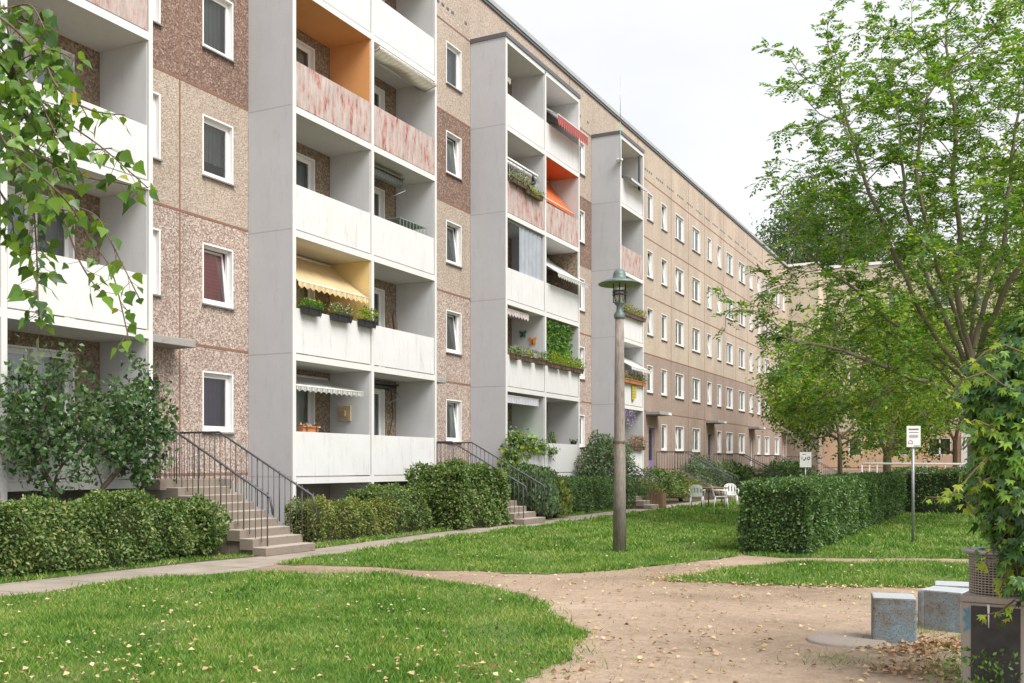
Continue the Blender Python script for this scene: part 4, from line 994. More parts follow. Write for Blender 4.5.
m = MB(); m.box(FX-.12, FX-.03, A3[1]-.3, A3[1]-.18, PZ(4), 15.1); mesh_thing('dark_post', 'dark post at the right end of the top balcony of the single tower', 'post', m, M['flash'], (FX-.08, A3[1]-.24, PZ(4)))
ant = thing('antenna', (FX+.12, 38.6, 13.9), 'tall thin green antenna mast fixed to the top of the single tower', 'antenna')
m = MB(); m.tube([(FX+.12,38.6,13.9),(FX+.12,38.6,15.7)], .018, 6); m.build('mast', plain('green mast', (.12,.38,.30), .5), ant)
m = MB(); m.tube([(FX+.12,38.6,15.7),(FX+.12,38.6,17.6)], [.015,.006], 5); m.build('whip', M['galv'], ant)
m = MB(); m.lathe((FX+.02,38.75,14.15), [(0,-.02),(.13,.0),(.16,.08),(.05,.1),(0,.1)], 12); m.build('dish', M['plastic'], ant)
# small house sign strip near the violet door
# ================================================================ LAMP
lx, ly = ground(619.5, 552)
lp = thing('street_lamp', (lx, ly, 0), 'old concrete lamp post with green hat shaped lantern on the lawn', 'street lamp')
m = MB(); m.tube([(lx,ly,-.05),(lx+.005,ly,1.5),(lx,ly,3.0),(lx-.0,ly,4.36)], [.125,.108,.092,.078], 16); m.build('pole', M['pole'], lp)
m = MB(); m.tube([(lx-.11,ly-.05,2.02),(lx+.11,ly-.04,2.02)], .03, 6); m.lathe((lx,ly,2.0), [(.112,0),(.116,.02),(.112,.04)], 16); m.build('pole_clamp', M['brownbox'], lp)
Z = 4.36
m = MB(); m.lathe((lx,ly,Z), [(.10,-.06),(.105,.0),(.09,.03),(.06,.07),(.055,.16),(.09,.20),(.105,.235),(.0,.24)], 20); m.build('collar', M['green_copper'], lp)
m = MB(); m.lathe((lx,ly,Z+.24), [(.085,0),(.10,.05),(.10,.26)], 20); gl = m.build('lamp_glass', M['lampglass'], lp)
m = MB(); m.lathe((lx,ly,Z+.26), [(0,0),(.03,0),(.035,.10),(.0,.13)], 12); m.build('bulb', plain('frosted bulb', (.7,.7,.66), .4), lp)
m = MB()
for k in range(4):
    a = k*math.pi/2+.4; m.tube([(lx+.112*math.cos(a),ly+.112*math.sin(a),Z+.22),(lx+.112*math.cos(a),ly+.112*math.sin(a),Z+.58)], .010, 5)
for zz in (.37, .43): m.lathe((lx,ly,Z+zz), [(.118,-.02),(.13,-.02),(.13,.015),(.118,.015),(.118,-.02)], 20)
m.build('cage', M['rail'], lp)
m = MB(); m.lathe((lx,ly,Z+.56), [(.385,-.0),(.39,.012),(.25,.075),(.125,.105),(.120,.17),(.105,.225),(.07,.265),(.03,.285),(0,.29)], 32); m.build('hat', M['green_copper'], lp)
m = MB(); m.lathe((lx,ly,Z+.555), [(.385,.0),(.24,.055),(.10,.08),(0,.085)], 32); m.build('reflector', M['underhat'], lp)

# ================================================================ HEDGES AND SHRUBS
GH = 'hedges along the footpath'
hedge('long clipped hedge in front of the left balcony tower, behind the near lawn', -13.45, -12.35, 4.2, 12.55, 1.0, 2900, .062, 'l_hedge', GH, amp=.055)
bush('loose leafy shrub at the end of the long hedge beside the nearest stairs', (-12.75, 12.9, 0), .62, .66, .62, 1500, .075, 'l_hedge', name='shrub', cz=.42, amp=.10)
hedge('low yellowing clipped hedge just right of the nearest stairs', -13.5, -12.6, 16.35, 19.2, .78, 2200, .055, 'l_hedgey', GH, amp=.05)
hedge('waist high green hedge between the yellowing hedge and the dark bushy one', -13.6, -12.75, 18.6, 21.6, 1.03, 1900, .06, 'l_hedge', GH, amp=.05)
hedge('tall dark bushy hedge left of the second entrance stairs', -13.5, -12.0, 21.2, 23.75, 1.5, 1500, .085, 'l_hedge', GH, amp=.06)
bush('rounded clipped shrub right of the second entrance stairs', (-13.2, 27.6, 0), 1.0, 1.0, .75, 900, .075, 'l_box', cz=.85, amp=.04)
hedge('square clipped hedge in front of the second balcony tower', -13.7, -12.6, 28.9, 33.6, 1.12, 1300, .07, 'l_box', GH, amp=.03)
hedge('short low hedge block right behind the lamp post', -13.2, -12.3, 34.0, 36.0, .85, 1000, .07, 'l_box', GH, amp=.03)
bush('round grey green shrub rising behind the lamp post', (-13.4, 34.6, 0), 1.05, 1.15, 1.0, 620, .10, 'l_pale', cz=1.55, amp=.10, mat2='f_red', share=.012)
bush('pale feathery plant left of the second stairs foot', (-12.3, 26.4, 0), .5, .6, .75, 700, .11, 'l_pale', name='feathery_plant', cz=.5, up=1.6)
bush('olive feathery plant right of the second stairs foot', (-12.3, 27.5, 0), .45, .55, .6, 700, .11, 'l_hedgey', name='feathery_plant', cz=.4, up=1.6)
for i, (px, X, w, h, mt, lb) in enumerate((
    (640, -12.9, .8, 1.0, 'l_hedgey', 'arching olive shrub right behind the lamp post'),
    (662, -13.1, 1.3, 1.3, 'l_hedge', 'green shrub before the violet door of the far facade'),
    (681, -12.9, 1.1, .9, 'l_hedgey', 'low yellow green shrub left of the garden table'),
    (704, -13.4, 1.6, 1.75, 'l_pale', 'large pale speckled shrub behind the garden table'),
    (735, -13.3, 1.3, 1.55, 'l_box', 'round dark green shrub right of the garden table'),
    (788, -13.2, 2.2, 1.7, 'l_box', 'dark shrub in the courtyard corner beside the last stairs'),
    (760, -13.2, 1.0, .9, 'l_hedge', 'small shrub half hidden behind the big clipped hedge'))):
    Y = yx(px, X); bush(lb, (X, Y, 0), w*.75, w, h*.55, 420 if Y < 50 else 220, .10 if Y < 50 else .15, mt, cz=h*.5, amp=.12)
GR = 'clipped hedges round the right lawn'
hedge('big square clipped hedge running back beside the right lawn', -4.38, -3.12, 17.9, 35.1, 1.27, 2300, .062, 'l_box', GR, amp=.036)
hedge('clipped hedge closing the right lawn at the back', -3.6, 7.5, 35.2, 36.6, 1.42, 600, .085, 'l_box', GR, amp=.03)
# climbing plant on the second tower
cp = thing('climbing_plant', (FX+.15, 28.9, 0), 'pale green climbing plant scrambling over the ground floor parapet', 'climbing plant')
pts = [(512,478,.30,340),(512,455,.32,420),(516,440,.30,400),(528,445,.28,300),(541,447,.22,160),(552,451,.15,70),(505,465,.2,200),(513,495,.25,160)]
P = []
for px, py, r_, k in pts:
    c = np.array((FX+.12, yx(px, FX+.1), zx(px, py, FX+.1))); P.append(c + rng.normal(size=(k,3))*np.array((.08, r_, r_*.55)))
P = np.concatenate(P); n = len(P); leaves('foliage', P, rnd3(n)+np.array((.2,0,-.5)), np.array((.8,0,.5))+rnd3(n)*.7, .13*(.5+.7*rng.random(n)), M['l_yellow'], cp, (POPL), mat2=M['l_pale'], share=.6)
m = MB(); m.tube([(FX+.2,28.9,0),(FX+.1,28.8,1.2),(FX+.08,29.2,2.3),(FX+.08,30.2,2.5),(FX+.1,31.4,2.4)], [.03,.025,.02,.012,.006], 6); m.build('stem', M['barkd'], cp)

# ================================================================ GARDEN TABLE AND CHAIRS
tx, ty = ground(712, 507)
gt = thing('garden_table', (tx, ty, 0), 'brown round garden table on the lawn between white chairs', 'table')
m = MB(); m.lathe((tx,ty,.0), [(0,.71),(.62,.71),(.63,.73),(.62,.75),(0,.75)], 28); m.build('table_top', M['wood'], gt)
for k in range(4):
    a = k*math.pi/2+.6; m = MB(); m.tube([(tx+.42*math.cos(a),ty+.42*math.sin(a),0),(tx+.34*math.cos(a),ty+.34*math.sin(a),.705)], .025, 6); m.build('leg', M['wood'], gt)
def chairthing():
    c = thing('garden_chair', (0,0,0), 'x', 'chair', 'white garden chairs round the table')
    m = MB(); m.box(-.22, .22, -.22, .22, .42, .45); m.build('seat', M['plastic'], c, bevel=.012)
    for sx in (-1, 1):
        for sy in (-1, 1):
            m = MB(); m.tube([(sx*.25, sy*.26, 0), (sx*.2, sy*.2, .42)], [.02, .032], 6); m.build('leg', M['plastic'], c)
    m = MB(); k = 12
    pr = []
    for i in range(k+1):
        u = -1+2*i/k; top = .88-.10*abs(u)**3; pr.append((u*.23, -.24-.05*(1-u*u)*1.0, .45, top))
    for i, ((xa,ya_,za,ta),(xb_,yb_,zb,tb_)) in enumerate(zip(pr, pr[1:])):
        if i % 3 == 1:   # slots
            m.box(xa, xb_, ya_-.012, ya_+.012, za+.0, za+.12); m.quad((xa,ya_-.07,ta-.12),(xb_,yb_-.07,tb_-.12),(xb_,yb_-.08,tb_),(xa,ya_-.08,ta)); continue
        m.quad((xa,ya_,za),(xb_,yb_,zb),(xb_,yb_-.08,tb_),(xa,ya_-.08,ta)); m.quad((xa,ya_+.02,za),(xa,ya_-.06,ta),(xb_,yb_-.06,tb_),(xb_,yb_+.02,zb))
    m.build('backrest', M['plastic'], c)
    for sx in (-1, 1):
        m = MB(); m.tube([(sx*.25,-.26,.66),(sx*.28,.0,.67),(sx*.27,.2,.64),(sx*.24,.22,.44)], [.025,.028,.028,.02], 6); m.build('armrest', M['plastic'], c)
    return c
ch0 = chairthing()
def copytree(o, parent=None):
    c = o.copy(); COL.objects.link(c)
    if parent is not None: c.parent = parent
    for q in o.children: copytree(q, c)
    return c
for i, (px, py, rz, lb) in enumerate(((697, 508, 100, 'white plastic garden chair left of the brown table, seen from the side'), (721, 508.5, 15, 'white plastic garden chair in front of the brown table, its back to the path'), (731, 506, -70, 'white plastic garden chair right of the brown table'))):
    c = ch0 if i == 0 else copytree(ch0); x, y = ground(px, py); c.location = (x, y, 0); c.rotation_euler = (0, 0, R(rz-90)) ; c['label'] = lb
# wooden planter by the path
wx, wy = ground(656, 508)
wp = thing('plank_planter', (wx, wy, 0), 'weathered brown plank planter by the footpath', 'planter')
m = MB()
for k in range(5): m.box(wx-.25+.11*k, wx-.16+.11*k, wy-.2, wy-.17, 0, .62+.06*(k % 2)); m.box(wx-.25+.11*k, wx-.16+.11*k, wy+.3, wy+.33, 0, .62)
m.box(wx-.26, wx-.24+.0, wy-.16, wy+.29, .05, .55); m.box(wx+.28, wx+.3, wy-.16, wy+.29, .05, .55); m.build('planks', M['wood'], wp)
n = 160; leaves('plants', np.column_stack([wx+rng.normal(size=n)*.18, wy+rng.normal(size=n)*.18, .5+rng.random(n)*.45]), rnd3(n)+np.array((0,0,.7)), rnd3(n), .1*(.6+.6*rng.random(n)), M['l_hedgey'], wp)

# ================================================================ SIGNS, RAILING
sx_, sy_ = ground(913, 543)
sg = thing('notice_sign', (sx_, sy_, 0), 'white notice board on a grey post on the right lawn', 'sign')
m = MB(); m.tube([(sx_,sy_,0),(sx_,sy_,2.30)], .030, 10); m.lathe((sx_,sy_,2.30), [(.034,-.02),(.034,.01),(0,.015)], 10); m.build('post', M['galv'], sg)
ang = R(26.6)-.15
m = MB(); m.box(sx_-.135, sx_+.135, sy_-.055, sy_-.04, 1.97, 2.40); bd = m.build('board', M['plastic'], sg, rot=ang)
m = MB()
for z, w, h in ((2.315,.20,.030),(2.262,.19,.014),(2.205,.17,.012),(2.18,.19,.012),(2.155,.16,.010)): m.box(sx_-w/2, sx_+w/2, sy_-.057, sy_-.0551, z, z+h)
m.build('text_lines', plain('grey print', (.12,.12,.13), .6), bd, rot=ang)
m = MB(); m.tube([(sx_-.10,sy_-.058,2.04),(sx_-.10,sy_-.058,2.08),(sx_-.06,sy_-.058,2.11),(sx_-.02,sy_-.058,2.08),(sx_-.02,sy_-.058,2.04),(sx_-.10,sy_-.058,2.04)], .006, 4)
m.build('house_emblem', plain('red print', (.5,.06,.05), .6), bd, rot=ang)
m = MB(); m.box(sx_+.0, sx_+.125, sy_-.0575, sy_-.0553, 1.98, 2.005); m.build('colour_strip', plain('teal print', (.15,.45,.40), .6), bd, rot=ang)
p = at(805.5, 460, 45.); x, y = p[0], p[1]
sg = thing('parking_sign', (x, y, 0), 'small white sign with dark pictograms rising behind the big clipped hedge', 'sign')
m = MB(); m.tube([(x,y,0),(x,y,1.6)], .03, 8); m.build('post', M['galv'], sg)
m = MB(); m.box(x-.25, x+.25, y-.055, y-.035, 1.50, 1.88+.3); bd = m.build('board', M['plastic'], sg, rot=R(15))
m = MB(); m.box(x-.15, x+.02, y-.058, y-.0555, 2.07, 2.095); m.box(x-.17, x-.14, y-.058, y-.0555, 1.85, 1.98); m.box(x-.1, x-.02, y-.058, y-.0555, 1.80, 1.86); m.box(x-.03, x+.02, y-.058, y-.0555, 1.86, 1.94)
m.tube([(x+.08,y-.058,1.9),(x+.1,y-.058,1.96),(x+.18,y-.058,1.97),(x+.19,y-.058,1.88),(x+.13,y-.058,1.84),(x+.08,y-.058,1.9)], .018, 4); m.build('pictogram', plain('dark print', (.05,.05,.06), .6), bd, rot=R(15))
rl = thing('pipe_railing', tuple(at(915, 480, 41.)[:2])+(0,), 'white pipe railing rising behind the back hedge', 'railing')
def rp(px, z): q = at(px, 464, 41.); return (q[0], q[1], z)
m = MB(); m.tube([rp(862, 1.66), rp(974, 1.64)], .045, 8); m.build('top_rail', M['plastic'], rl)
for px in (862, 869.5, 877, 914, 923, 926.5, 945, 960, 973): m = MB(); m.tube([rp(px, 0), rp(px, 1.62)], .03, 6); m.build('post', M['plastic'], rl)

# ================================================================ CONCRETE BLOCKS, BIN, SLAB
def blockmat():
    m, nt, b = newmat('blue stained concrete'); cc = coord(nt)
    c = ramp(nt, noise(nt, cc, 3.2, 8, .75), [(.32, (.14,.105,.075)), (.45, (.24,.24,.235)), (.58, (.24,.32,.37)), (.75, (.40,.48,.53))])
    v = ramp(nt, noise(nt, cc, 55, 5, .8), [(.36, g3(.35)), (.46, g3(.95)), (.7, g3(1.1))]); c = mul(nt, c, v)
    nt.links.new(c, b.inputs['Base Color']); b.inputs['Roughness'].default_value = .9; bump(nt, b, noise(nt, cc, 50, 6, .8), .8, .02); return m
M['block'] = blockmat()
M['blocktop'] = painted('pale block top', (.42,.45,.48), (.6,.58,.52), .9, streak=False)
def block(label, cx, cy, w, dpt, h, rz, chip=False):
    m = MB(); nx = 4
    m.box(cx-w/2, cx+w/2, cy-dpt/2, cy+dpt/2, -.03, h)
    # top face gets the paler material
    m.m[1] = 1
    if chip: m.box(cx-w/2-.012, cx-w/2+.05, cy-dpt/2-.012, cy-dpt/2+.05, -.03, h*.97)
    o = m.build('concrete_block', [M['block'], M['blocktop']], None, (cx, cy, 0), .018, rot=rz)
    return tag(o, label, 'concrete block', 'concrete seat blocks on the sandy ground')
block('blue stained concrete cube standing free, leftmost of the three', *(np.array(ground(891,643))+np.array((.0,.20))), .37, .38, .405, R(9))
block('brownish blue concrete cube with a broken corner, middle of the three', *(np.array(ground(943,631))+np.array((.03,.20))), .41, .40, .385, R(-16), True)
block('pale topped concrete cube farthest back, half hidden by the others', *(np.array(ground(951,620))+np.array((.03,.2))), .40, .40, .36, R(4))
mx, my = ground(846, 641)
m = MB(); m.lathe((mx,my,0), [(.0,.022),(.33,.022),(.345,.012),(.35,-.02)], 40); m.build('x', M['path'], None, (mx,my,0)) if False else None
o = m.build('manhole_cover', painted('manhole concrete', (.30,.26,.225), (.5,.45,.4), .8, streak=False, rough=.9), None, (mx, my, 0)); tag(o, 'flat round concrete cover set in the sandy ground beside the cubes', 'manhole cover')

bx, by = ground(997, 690)
by += .2
lb_ = thing('litter_bin', (bx, by, 0), 'grey concrete litter bin with black front and perforated basket at the right edge', 'litter bin'); rz = R(-8)
m = MB(); hb = .66; w = .21
m.box(bx-w, bx+w, by-w, by+w, 0, hb-.05); m.box(bx-w-.008, bx+w+.008, by-w-.008, by+w+.008, hb-.048, hb); m.build('concrete_body', painted('bin concrete', (.38,.34,.31), (.45,.42,.4), .9, rough=.9), lb_, rot=rz, bevel=.012)
m = MB(); m.box(bx-w+.07, bx+w-.03, by-w-.006, by-w+.01, .04, hb-.07); m.build('black_panel', plain('black scuffed paint', (.035,.033,.035), .6, .4, 9), lb_, rot=rz)
m = MB(); m.tube([(bx-.024, by-w-.006, hb-.055), (bx-.024, by-w-.007, hb-.13), (bx-.023, by-w-.007, hb-.22)], [.011, .006, .003], 6); m.build('paint_drip', M['plastic'], lb_, rot=rz)
m = MB()
for pts in ([(bx-w+.02,hb-.1),(bx-w+.045,hb-.13),(bx-w+.02,hb-.17),(bx-w+.05,hb-.2),(bx-w+.025,hb-.26)], [(bx-w+.05,hb-.09),(bx-w+.055,hb-.24)]):
    m.tube([(x_, by-w-.004, z_) for x_, z_ in pts], .007, 4)
m.build('blue_scrawl', plain('blue spray', (.05,.30,.48), .6), lb_, rot=rz)
m = MB(); rb = .185; z0 = hb; z1 = hb+.30; nv = 44
for k in range(nv):
    a = 2*math.pi*k/nv; m.tube([(bx+rb*math.cos(a),by+rb*math.sin(a),z0),(bx+rb*math.cos(a),by+rb*math.sin(a),z1)], .0045, 4, cap=False)
for k in range(17):
    z = z0+.30*k/16; m.lathe((bx,by,z), [(rb-.004,-.004),(rb+.004,-.004),(rb+.004,.004),(rb-.004,.004),(rb-.004,-.004)], 32)
m.build('wire_basket', plain('grey wire', (.34,.31,.28), .6, .2, 10, .2), lb_)
m = MB(); m.lathe((bx,by,z1), [(.15,.0),(.235,.0),(.24,.012),(.235,.024),(.15,.024),(.15,.0)], 36); m.build('rim', M['galv'], lb_)
m = MB(); m.lathe((bx,by,z0), [(.0,.01),(.165,.01),(.17,.2),(.12,.24),(0,.25)], 20); m.build('dark_interior', plain('dark bin interior', (.05,.045,.04), .4, .3, 20), lb_)  # dark body stands in for the dark inside of the basket

# ================================================================ VINE AT THE RIGHT EDGE
vb = at(1075, 700, 6.9)
vn = thing('climbing_vine', (vb[0], vb[1], 0), 'tall mound of dark green lobed vine leaves at the right edge above the bin', 'vine')
P = []; Nn = []
def ell(px, py, d, r, rz_, n):
    c = at(px, py, d); D = rnd3(n); q = (.72+.28*rng.random(n)**.5)
    p = D*np.array((r, r, rz_))*(q+lump(D*2.2+c, .06))[:,None]+c; P.append(p); Nn.append(D)
ell(1078,405,7.0,.66,.62,1700); ell(1062,360,7.1,.38,.40,700); ell(1052,470,6.9,.54,.55,1200); ell(1070,540,6.9,.42,.42,560); ell(1012,440,6.9,.25,.44,520); ell(1003,395,7.0,.25,.28,420); ell(1035,335,7.1,.20,.20,220); ell(1012,505,6.8,.2,.25,260); ell(1020,560,6.75,.13,.2,90); ell(1100,610,6.9,.36,.4,160); ell(990,468,6.9,.12,.22,110); ell(985,365,7.0,.10,.12,50)
P = np.concatenate(P); D = np.concatenate(Nn); n = len(P); ok = P[:,2] > .05; P, D = P[ok], D[ok]; n = len(P)
leaves('foliage', P, unit(D*.4+rnd3(n)*.5+np.array((0,0,-.9))), unit(D+rnd3(n)*.45+np.array((0,-.2,.45))), .125*(.55+.65*rng.random(n)), M['l_vine'], vn, MAPLE)
m = MB(); P = []; 
for pts in ([(1040,360),(1005,345),(985,352),(968,368)], [(1010,390),(985,372),(962,380),(950,398)], [(1005,440),(975,470),(958,490),(948,498),(925,497)], [(1010,470),(985,480),(965,500),(975,515)], [(1000,430),(975,420),(958,430)], [(1015,520),(1000,540),(985,555),(990,575)], [(1020,540),(1008,570),(1000,590)], [(1015,600),(1000,612),(985,615)], [(1040,500),(1010,490),(1008,520),(1022,600)], [(1060,330),(1035,312),(1022,300)]):
    q = [at(x, y, 6.75) for x, y in pts]; m.tube(q, [.007]*(len(q)-1)+[.003], 5)
    for a, b in zip(q, q[1:]):
        for t in np.arange(.1, 1.01, .22): P.append(a+(b-a)*t+rng.normal(size=3)*.025)
for k in range(6): a_ = at(1055+k*8, 480, 7.0); m.tube([(a_[0]+.05*k-.1,a_[1],0),(a_[0]+.02,a_[1]+.05,1.0),(a_[0]-.05,a_[1],1.9),(a_[0]-.2,a_[1],2.3)], [.02,.015,.012,.006], 6)
m.build('stems', M['twig'], vn)
P = np.array(P); n = len(P); leaves('young_leaves', P, rnd3(n)*.6+np.array((0,0,-.6)), rnd3(n)*.6+np.array((0,-.5,.6)), .10*(.5+.7*rng.random(n)), M['l_viney'], vn, MAPLE, mat2=M['l_vine'], share=.35)
m = MB(); px_, py_ = vb[0], vb[1]; m.box(px_-.05, px_+.05, py_-.05, py_+.05, 0, 2.5); m.box(px_-.25, px_+.35, py_-.03, py_+.03, 1.9, 1.96); m.build('support_post', M['wood'], vn)
# weeds by the bin
n = 240; q = np.concatenate([blob(bx-.22, by-.35, .09, 120), blob(bx+.02, by-.32, .10, 120)])
wd = thing('weed_clump', (bx-.1, by-.33, 0), 'green weeds growing at the foot of the bin', 'weeds')
leaves('leaves', np.column_stack([q, .02+rng.random(n)**1.5*.28]), rnd3(n)+np.array((0,0,.6)), rnd3(n), .045*(.6+.7*rng.random(n)), M['l_ash'], wd)

# ================================================================ TREES
def tree(name, label, base, trunk, A, leafm, bark='bark', tip=.009, step=.35, infl=3, kill=.6, rmax=.02, per=3, ll=.12, rach=.32, pairs=4, droop=.35, simple=False, trunkr=None, group=None, its=90, cat='tree', mat2=None, share=0, tpl=SIMPLE, ex=2.3, limbs=()):
    N, par = grow(trunk, A, step, infl, kill, its, limbs=limbs)
    r = radii(par, tip, ex)
    if trunkr:
        k = trunkr/r[0]; 
        w = np.clip((r-.02)/.1, 0, 1); r = r*(1+(k-1)*w)
    root = thing(name, base, label, cat, group)
    branchmesh(N, par, r).build('trunk', M[bark], root)
    if simple:
        idx = np.repeat(np.where((r < rmax) & (par >= 0))[0], per); n = len(idx); t = rng.random(n)[:,None]
        P = N[idx]*t+N[par[idx]]*(1-t)+rng.normal(size=(n,3))*rach
        leaves('crown', P, rnd3(n)+np.array((0,0,-.3)), rnd3(n)*.8+np.array((0,0,.6)), ll*(.6+.7*rng.random(n)), M[leafm], root, tpl, mat2=M[mat2] if mat2 else None, share=share)
    else:
        P, D, Nr, s = ashsprays(N, par, r, rmax, per, ll, rach, pairs, droop); leaves('crown', P, D, Nr, s, M[leafm], root, mat2=M[mat2] if mat2 else None, share=share)
    return root
rng = np.random.default_rng(11)
# the big ash
bp = at(990, 526, 26.3); X0, Y0 = bp[0], bp[1]
rgt = np.array((C_, S_, 0)); fw = np.array((-S_, C_, 0))
def L(r, h, f): return np.array((X0, Y0, 0))+rgt*r+fw*f+np.array((0,0,h))
trunk = [L(0,0,0), L(-.05,1,0), L(-.15,2,0), L(-.3,3,0), L(-.42,3.7,0), L(-.5,4.3,.05)]
def lim(i0, d, *pp): return (i0, [at(x, y, d+dd) for x, y, dd in pp])
limbs = [lim(5, 26.3, (957,285,0),(960,235,.2),(953,180,.2),(955,110,.4),(945,50,.5),(950,5,.6)),
         lim(5, 26.3, (985,300,.5),(1003,255,.8),(1008,200,1),(1015,130,1),(1020,60,1.4)),
         lim(4, 26.3, (940,345,-.4),(915,300,-1),(893,250,-1.2),(870,195,-1.5),(850,130,-1.6)),
         lim(4, 26.3, (930,350,.2),(890,320,.5),(850,285,.6),(815,265,.8),(795,240,1)),
         lim(3, 26.3, (935,385,-.8),(890,370,-1.8),(840,350,-2.2),(795,340,-2.6)),
         lim(4, 26.3, (950,330,.8),(925,270,1.6),(905,200,2.2),(900,120,2.6),(890,60,3)),
         lim(4, 26.3, (985,330,-1),(1010,280,-1.8),(1045,230,-2.4),(1070,160,-3)),
         lim(3, 26.3, (940,370,1),(905,345,2),(870,320,3)), lim(5, 26.3, (975,290,1.5),(985,230,2.6),(985,160,3.2),(975,90,3.6)),
         lim(5, 26.3, (950,300,-1.2),(930,240,-2.2),(915,170,-2.8),(925,100,-3.2)),
         lim(4, 26.3, (1000,340,1),(1040,300,2),(1090,260,3))]
A = crownpts(1500, (0,0,0), (1,1,1), cut=-.6, hollow=.2)*np.array((5.3,5.0,5.4)) + np.array((0,0,8.9))
A = A @ np.stack([rgt, fw, np.array((0,0,1.))]) + L(-.1, 0, 0)
hh = A[:,2]; rr_ = np.linalg.norm((A-L(-.1,0,0))[:,:2], axis=1); A = A[(rr_ < 3.2+.62*(hh-3.0))]
extra = []
for px, py, d in ((800,95,25),(815,70,25.5),(835,40,25),(797,205,25),(790,235,25.5),(800,250,25),(775,285,25),(765,300,25),(820,120,24.5),(850,80,26),(870,30,26),(900,20,25),(790,330,25.5),(780,350,25),(810,300,25),(830,280,24),(805,180,26),(825,160,24),(850,200,24),(800,140,25),(840,350,25),(820,370,25.5),(860,310,24),(880,260,24),(870,130,25),(905,70,26),(930,20,25),(960,10,26),(1000,20,25),(1020,60,24),(985,90,24),(1015,120,24),(800,390,25),(830,400,26),(950,60,24),(900,150,23.5),(925,120,24),(890,330,24),(860,240,25),(820,230,26),(1010,200,24),(880,380,24.5),(920,400,25), (850,420,25.5), (900,300,22),(930,250,22),(865,170,27),(880,60,27),(910,200,27),(765,330,25),(775,310,26),(800,290,26),(785,370,25),(810,340,24),(840,310,26),(870,350,25),(800,360,24),(830,345,26),(850,385,24),(880,400,26),(910,385,23),(940,420,24),(905,430,25),(870,435,24),(835,415,25),(930,395,27),(895,350,23),(830,180,25),(840,100,25),(860,60,25)):
    for k in range(7): extra.append(at(px, py, d)+rng.normal(size=3)*np.array((.45,.45,.35)))
A = np.concatenate([A, np.array(extra)])
tree('ash_tree', 'tall open ash tree with many bare rising limbs on the right', (X0, Y0, 0), trunk, A, 'l_ash', tip=.0075, step=.28, infl=2.6, kill=.34, rmax=.0155, per=3, ll=.12, rach=.32, pairs=5, trunkr=.22, mat2='l_yellow', share=.2, ex=2.45, limbs=limbs)
def crowntree(label, px, d, h, rad, cz, n, leafm, name='broadleaf_tree', per=3, ll=.2, rach=.22, trunkr=.2, fork=.35, group=None, mat2=None, share=0, tip=.012, step=.45, rmax=.035, f=1.1, cut=0, lean=0):
    b = at(px, 465, d); base = np.array((b[0], b[1], 0)); T = [base+np.array((lean*t*h*fork, 0, t*h*fork)) for t in np.linspace(0, 1, 5)]
    A = crownpts(n, tuple(base+np.array((0,0,cz))), rad, f, cut)
    return tree(name, label, tuple(base), T, A, leafm, tip=tip, step=step, infl=4.5, kill=.55 if d < 100 else 1.0, rmax=rmax, per=per, ll=ll, rach=rach, simple=True, trunkr=trunkr, group=group, mat2=mat2, share=share)
crowntree('low spreading yellow green tree in the courtyard, its dark trunk showing above the clipped hedge', 887, 50, 9, (6.2,6.2,4.0), 5.9, 1500, 'l_yellow', cut=.05, per=30, ll=.2, rach=.36, trunkr=.2, fork=.22, mat2='l_ash', share=.35, step=.42)
crowntree('dark leaved courtyard tree left of the yellow green one', 840, 58, 9, (4.8,4.8,3.7), 5.8, 900, 'l_ash', cut=.15, per=26, ll=.22, rach=.34, trunkr=.14, fork=.3, mat2='l_far', share=.4)
crowntree('bright yellow green tree behind the ash at the right edge', 1030, 38, 13, (4.4,4.4,5.8), 8.4, 1100, 'l_yellow', per=24, ll=.18, rach=.35, trunkr=.22, fork=.25, mat2='l_ash', share=.4)
crowntree('mid green tree behind the ash trunk in front of the wing', 955, 60, 10, (5,5,4.8), 6.6, 900, 'l_yellow', cut=.1, per=26, ll=.24, rach=.38, trunkr=.14, fork=.3, mat2='l_far', share=.4)
crowntree('green tree at the back right near the wing', 1050, 55, 10, (5,5,4.6), 6.6, 700, 'l_ash', cut=.1, per=26, ll=.24, rach=.38, trunkr=.14, fork=.3, mat2='l_far', share=.3)
GT = 'trees beyond the roofs'
for i, (px, d, top, r_, lb) in enumerate(((806, 118, 32.0, 6.0, 'dark treetop rising over the roof corner of the long block'), (832, 122, 33, 7.5, 'dark treetop over the wing roof, right of the roof corner'), (872, 128, 32, 8, 'dark treetop over the wing roof behind the ash limbs'), (782, 125, 29.0, 2.6, 'narrow treetop just above the long roof line'), (1000, 130, 26, 8, 'far treetop over the right part of the wing roof'))):
    crowntree(lb, px, d, top, (r_,r_,8), top-5.5, 900, 'l_far', per=26, ll=.42, rach=.85, trunkr=.4, fork=.55, tip=.03, step=.9, rmax=.07, group=GT)

# lilac in front of the left tower
rng = np.random.default_rng(21)
yb = yx(80, -13.9); xb_ = -13.9; base = np.array((xb_, yb, 0)); roots = [base+np.array((0,0,.0)), base+np.array((.02,.02,.25)), base+np.array((.0,.05,.5))]
A = crownpts(1500, (xb_, yb+.15, 2.28), (.85, 1.85, 1.42), 2.4, -.9, .2); A = A[A[:,2] > 1.0]
tree('lilac_shrub', 'large open dark green shrub with branching stems before the left tower', tuple(base), roots, A, 'l_lilac', bark='barkd', tip=.005, step=.13, infl=1.2, kill=.16, rmax=.012, per=8, ll=.105, rach=.10, limbs=[(0, [base+np.array((.05,-.3,.5)), base+np.array((.1,-.6,1.2)), base+np.array((.1,-.9,1.7))]), (0, [base+np.array((.05,.2,.5)), base+np.array((.1,.5,1.2)), base+np.array((.1,.9,1.7))])], simple=True, trunkr=.05, cat='shrub', tpl=(SIMPLE[0]*np.array((1.3,1,1)), SIMPLE[1]))
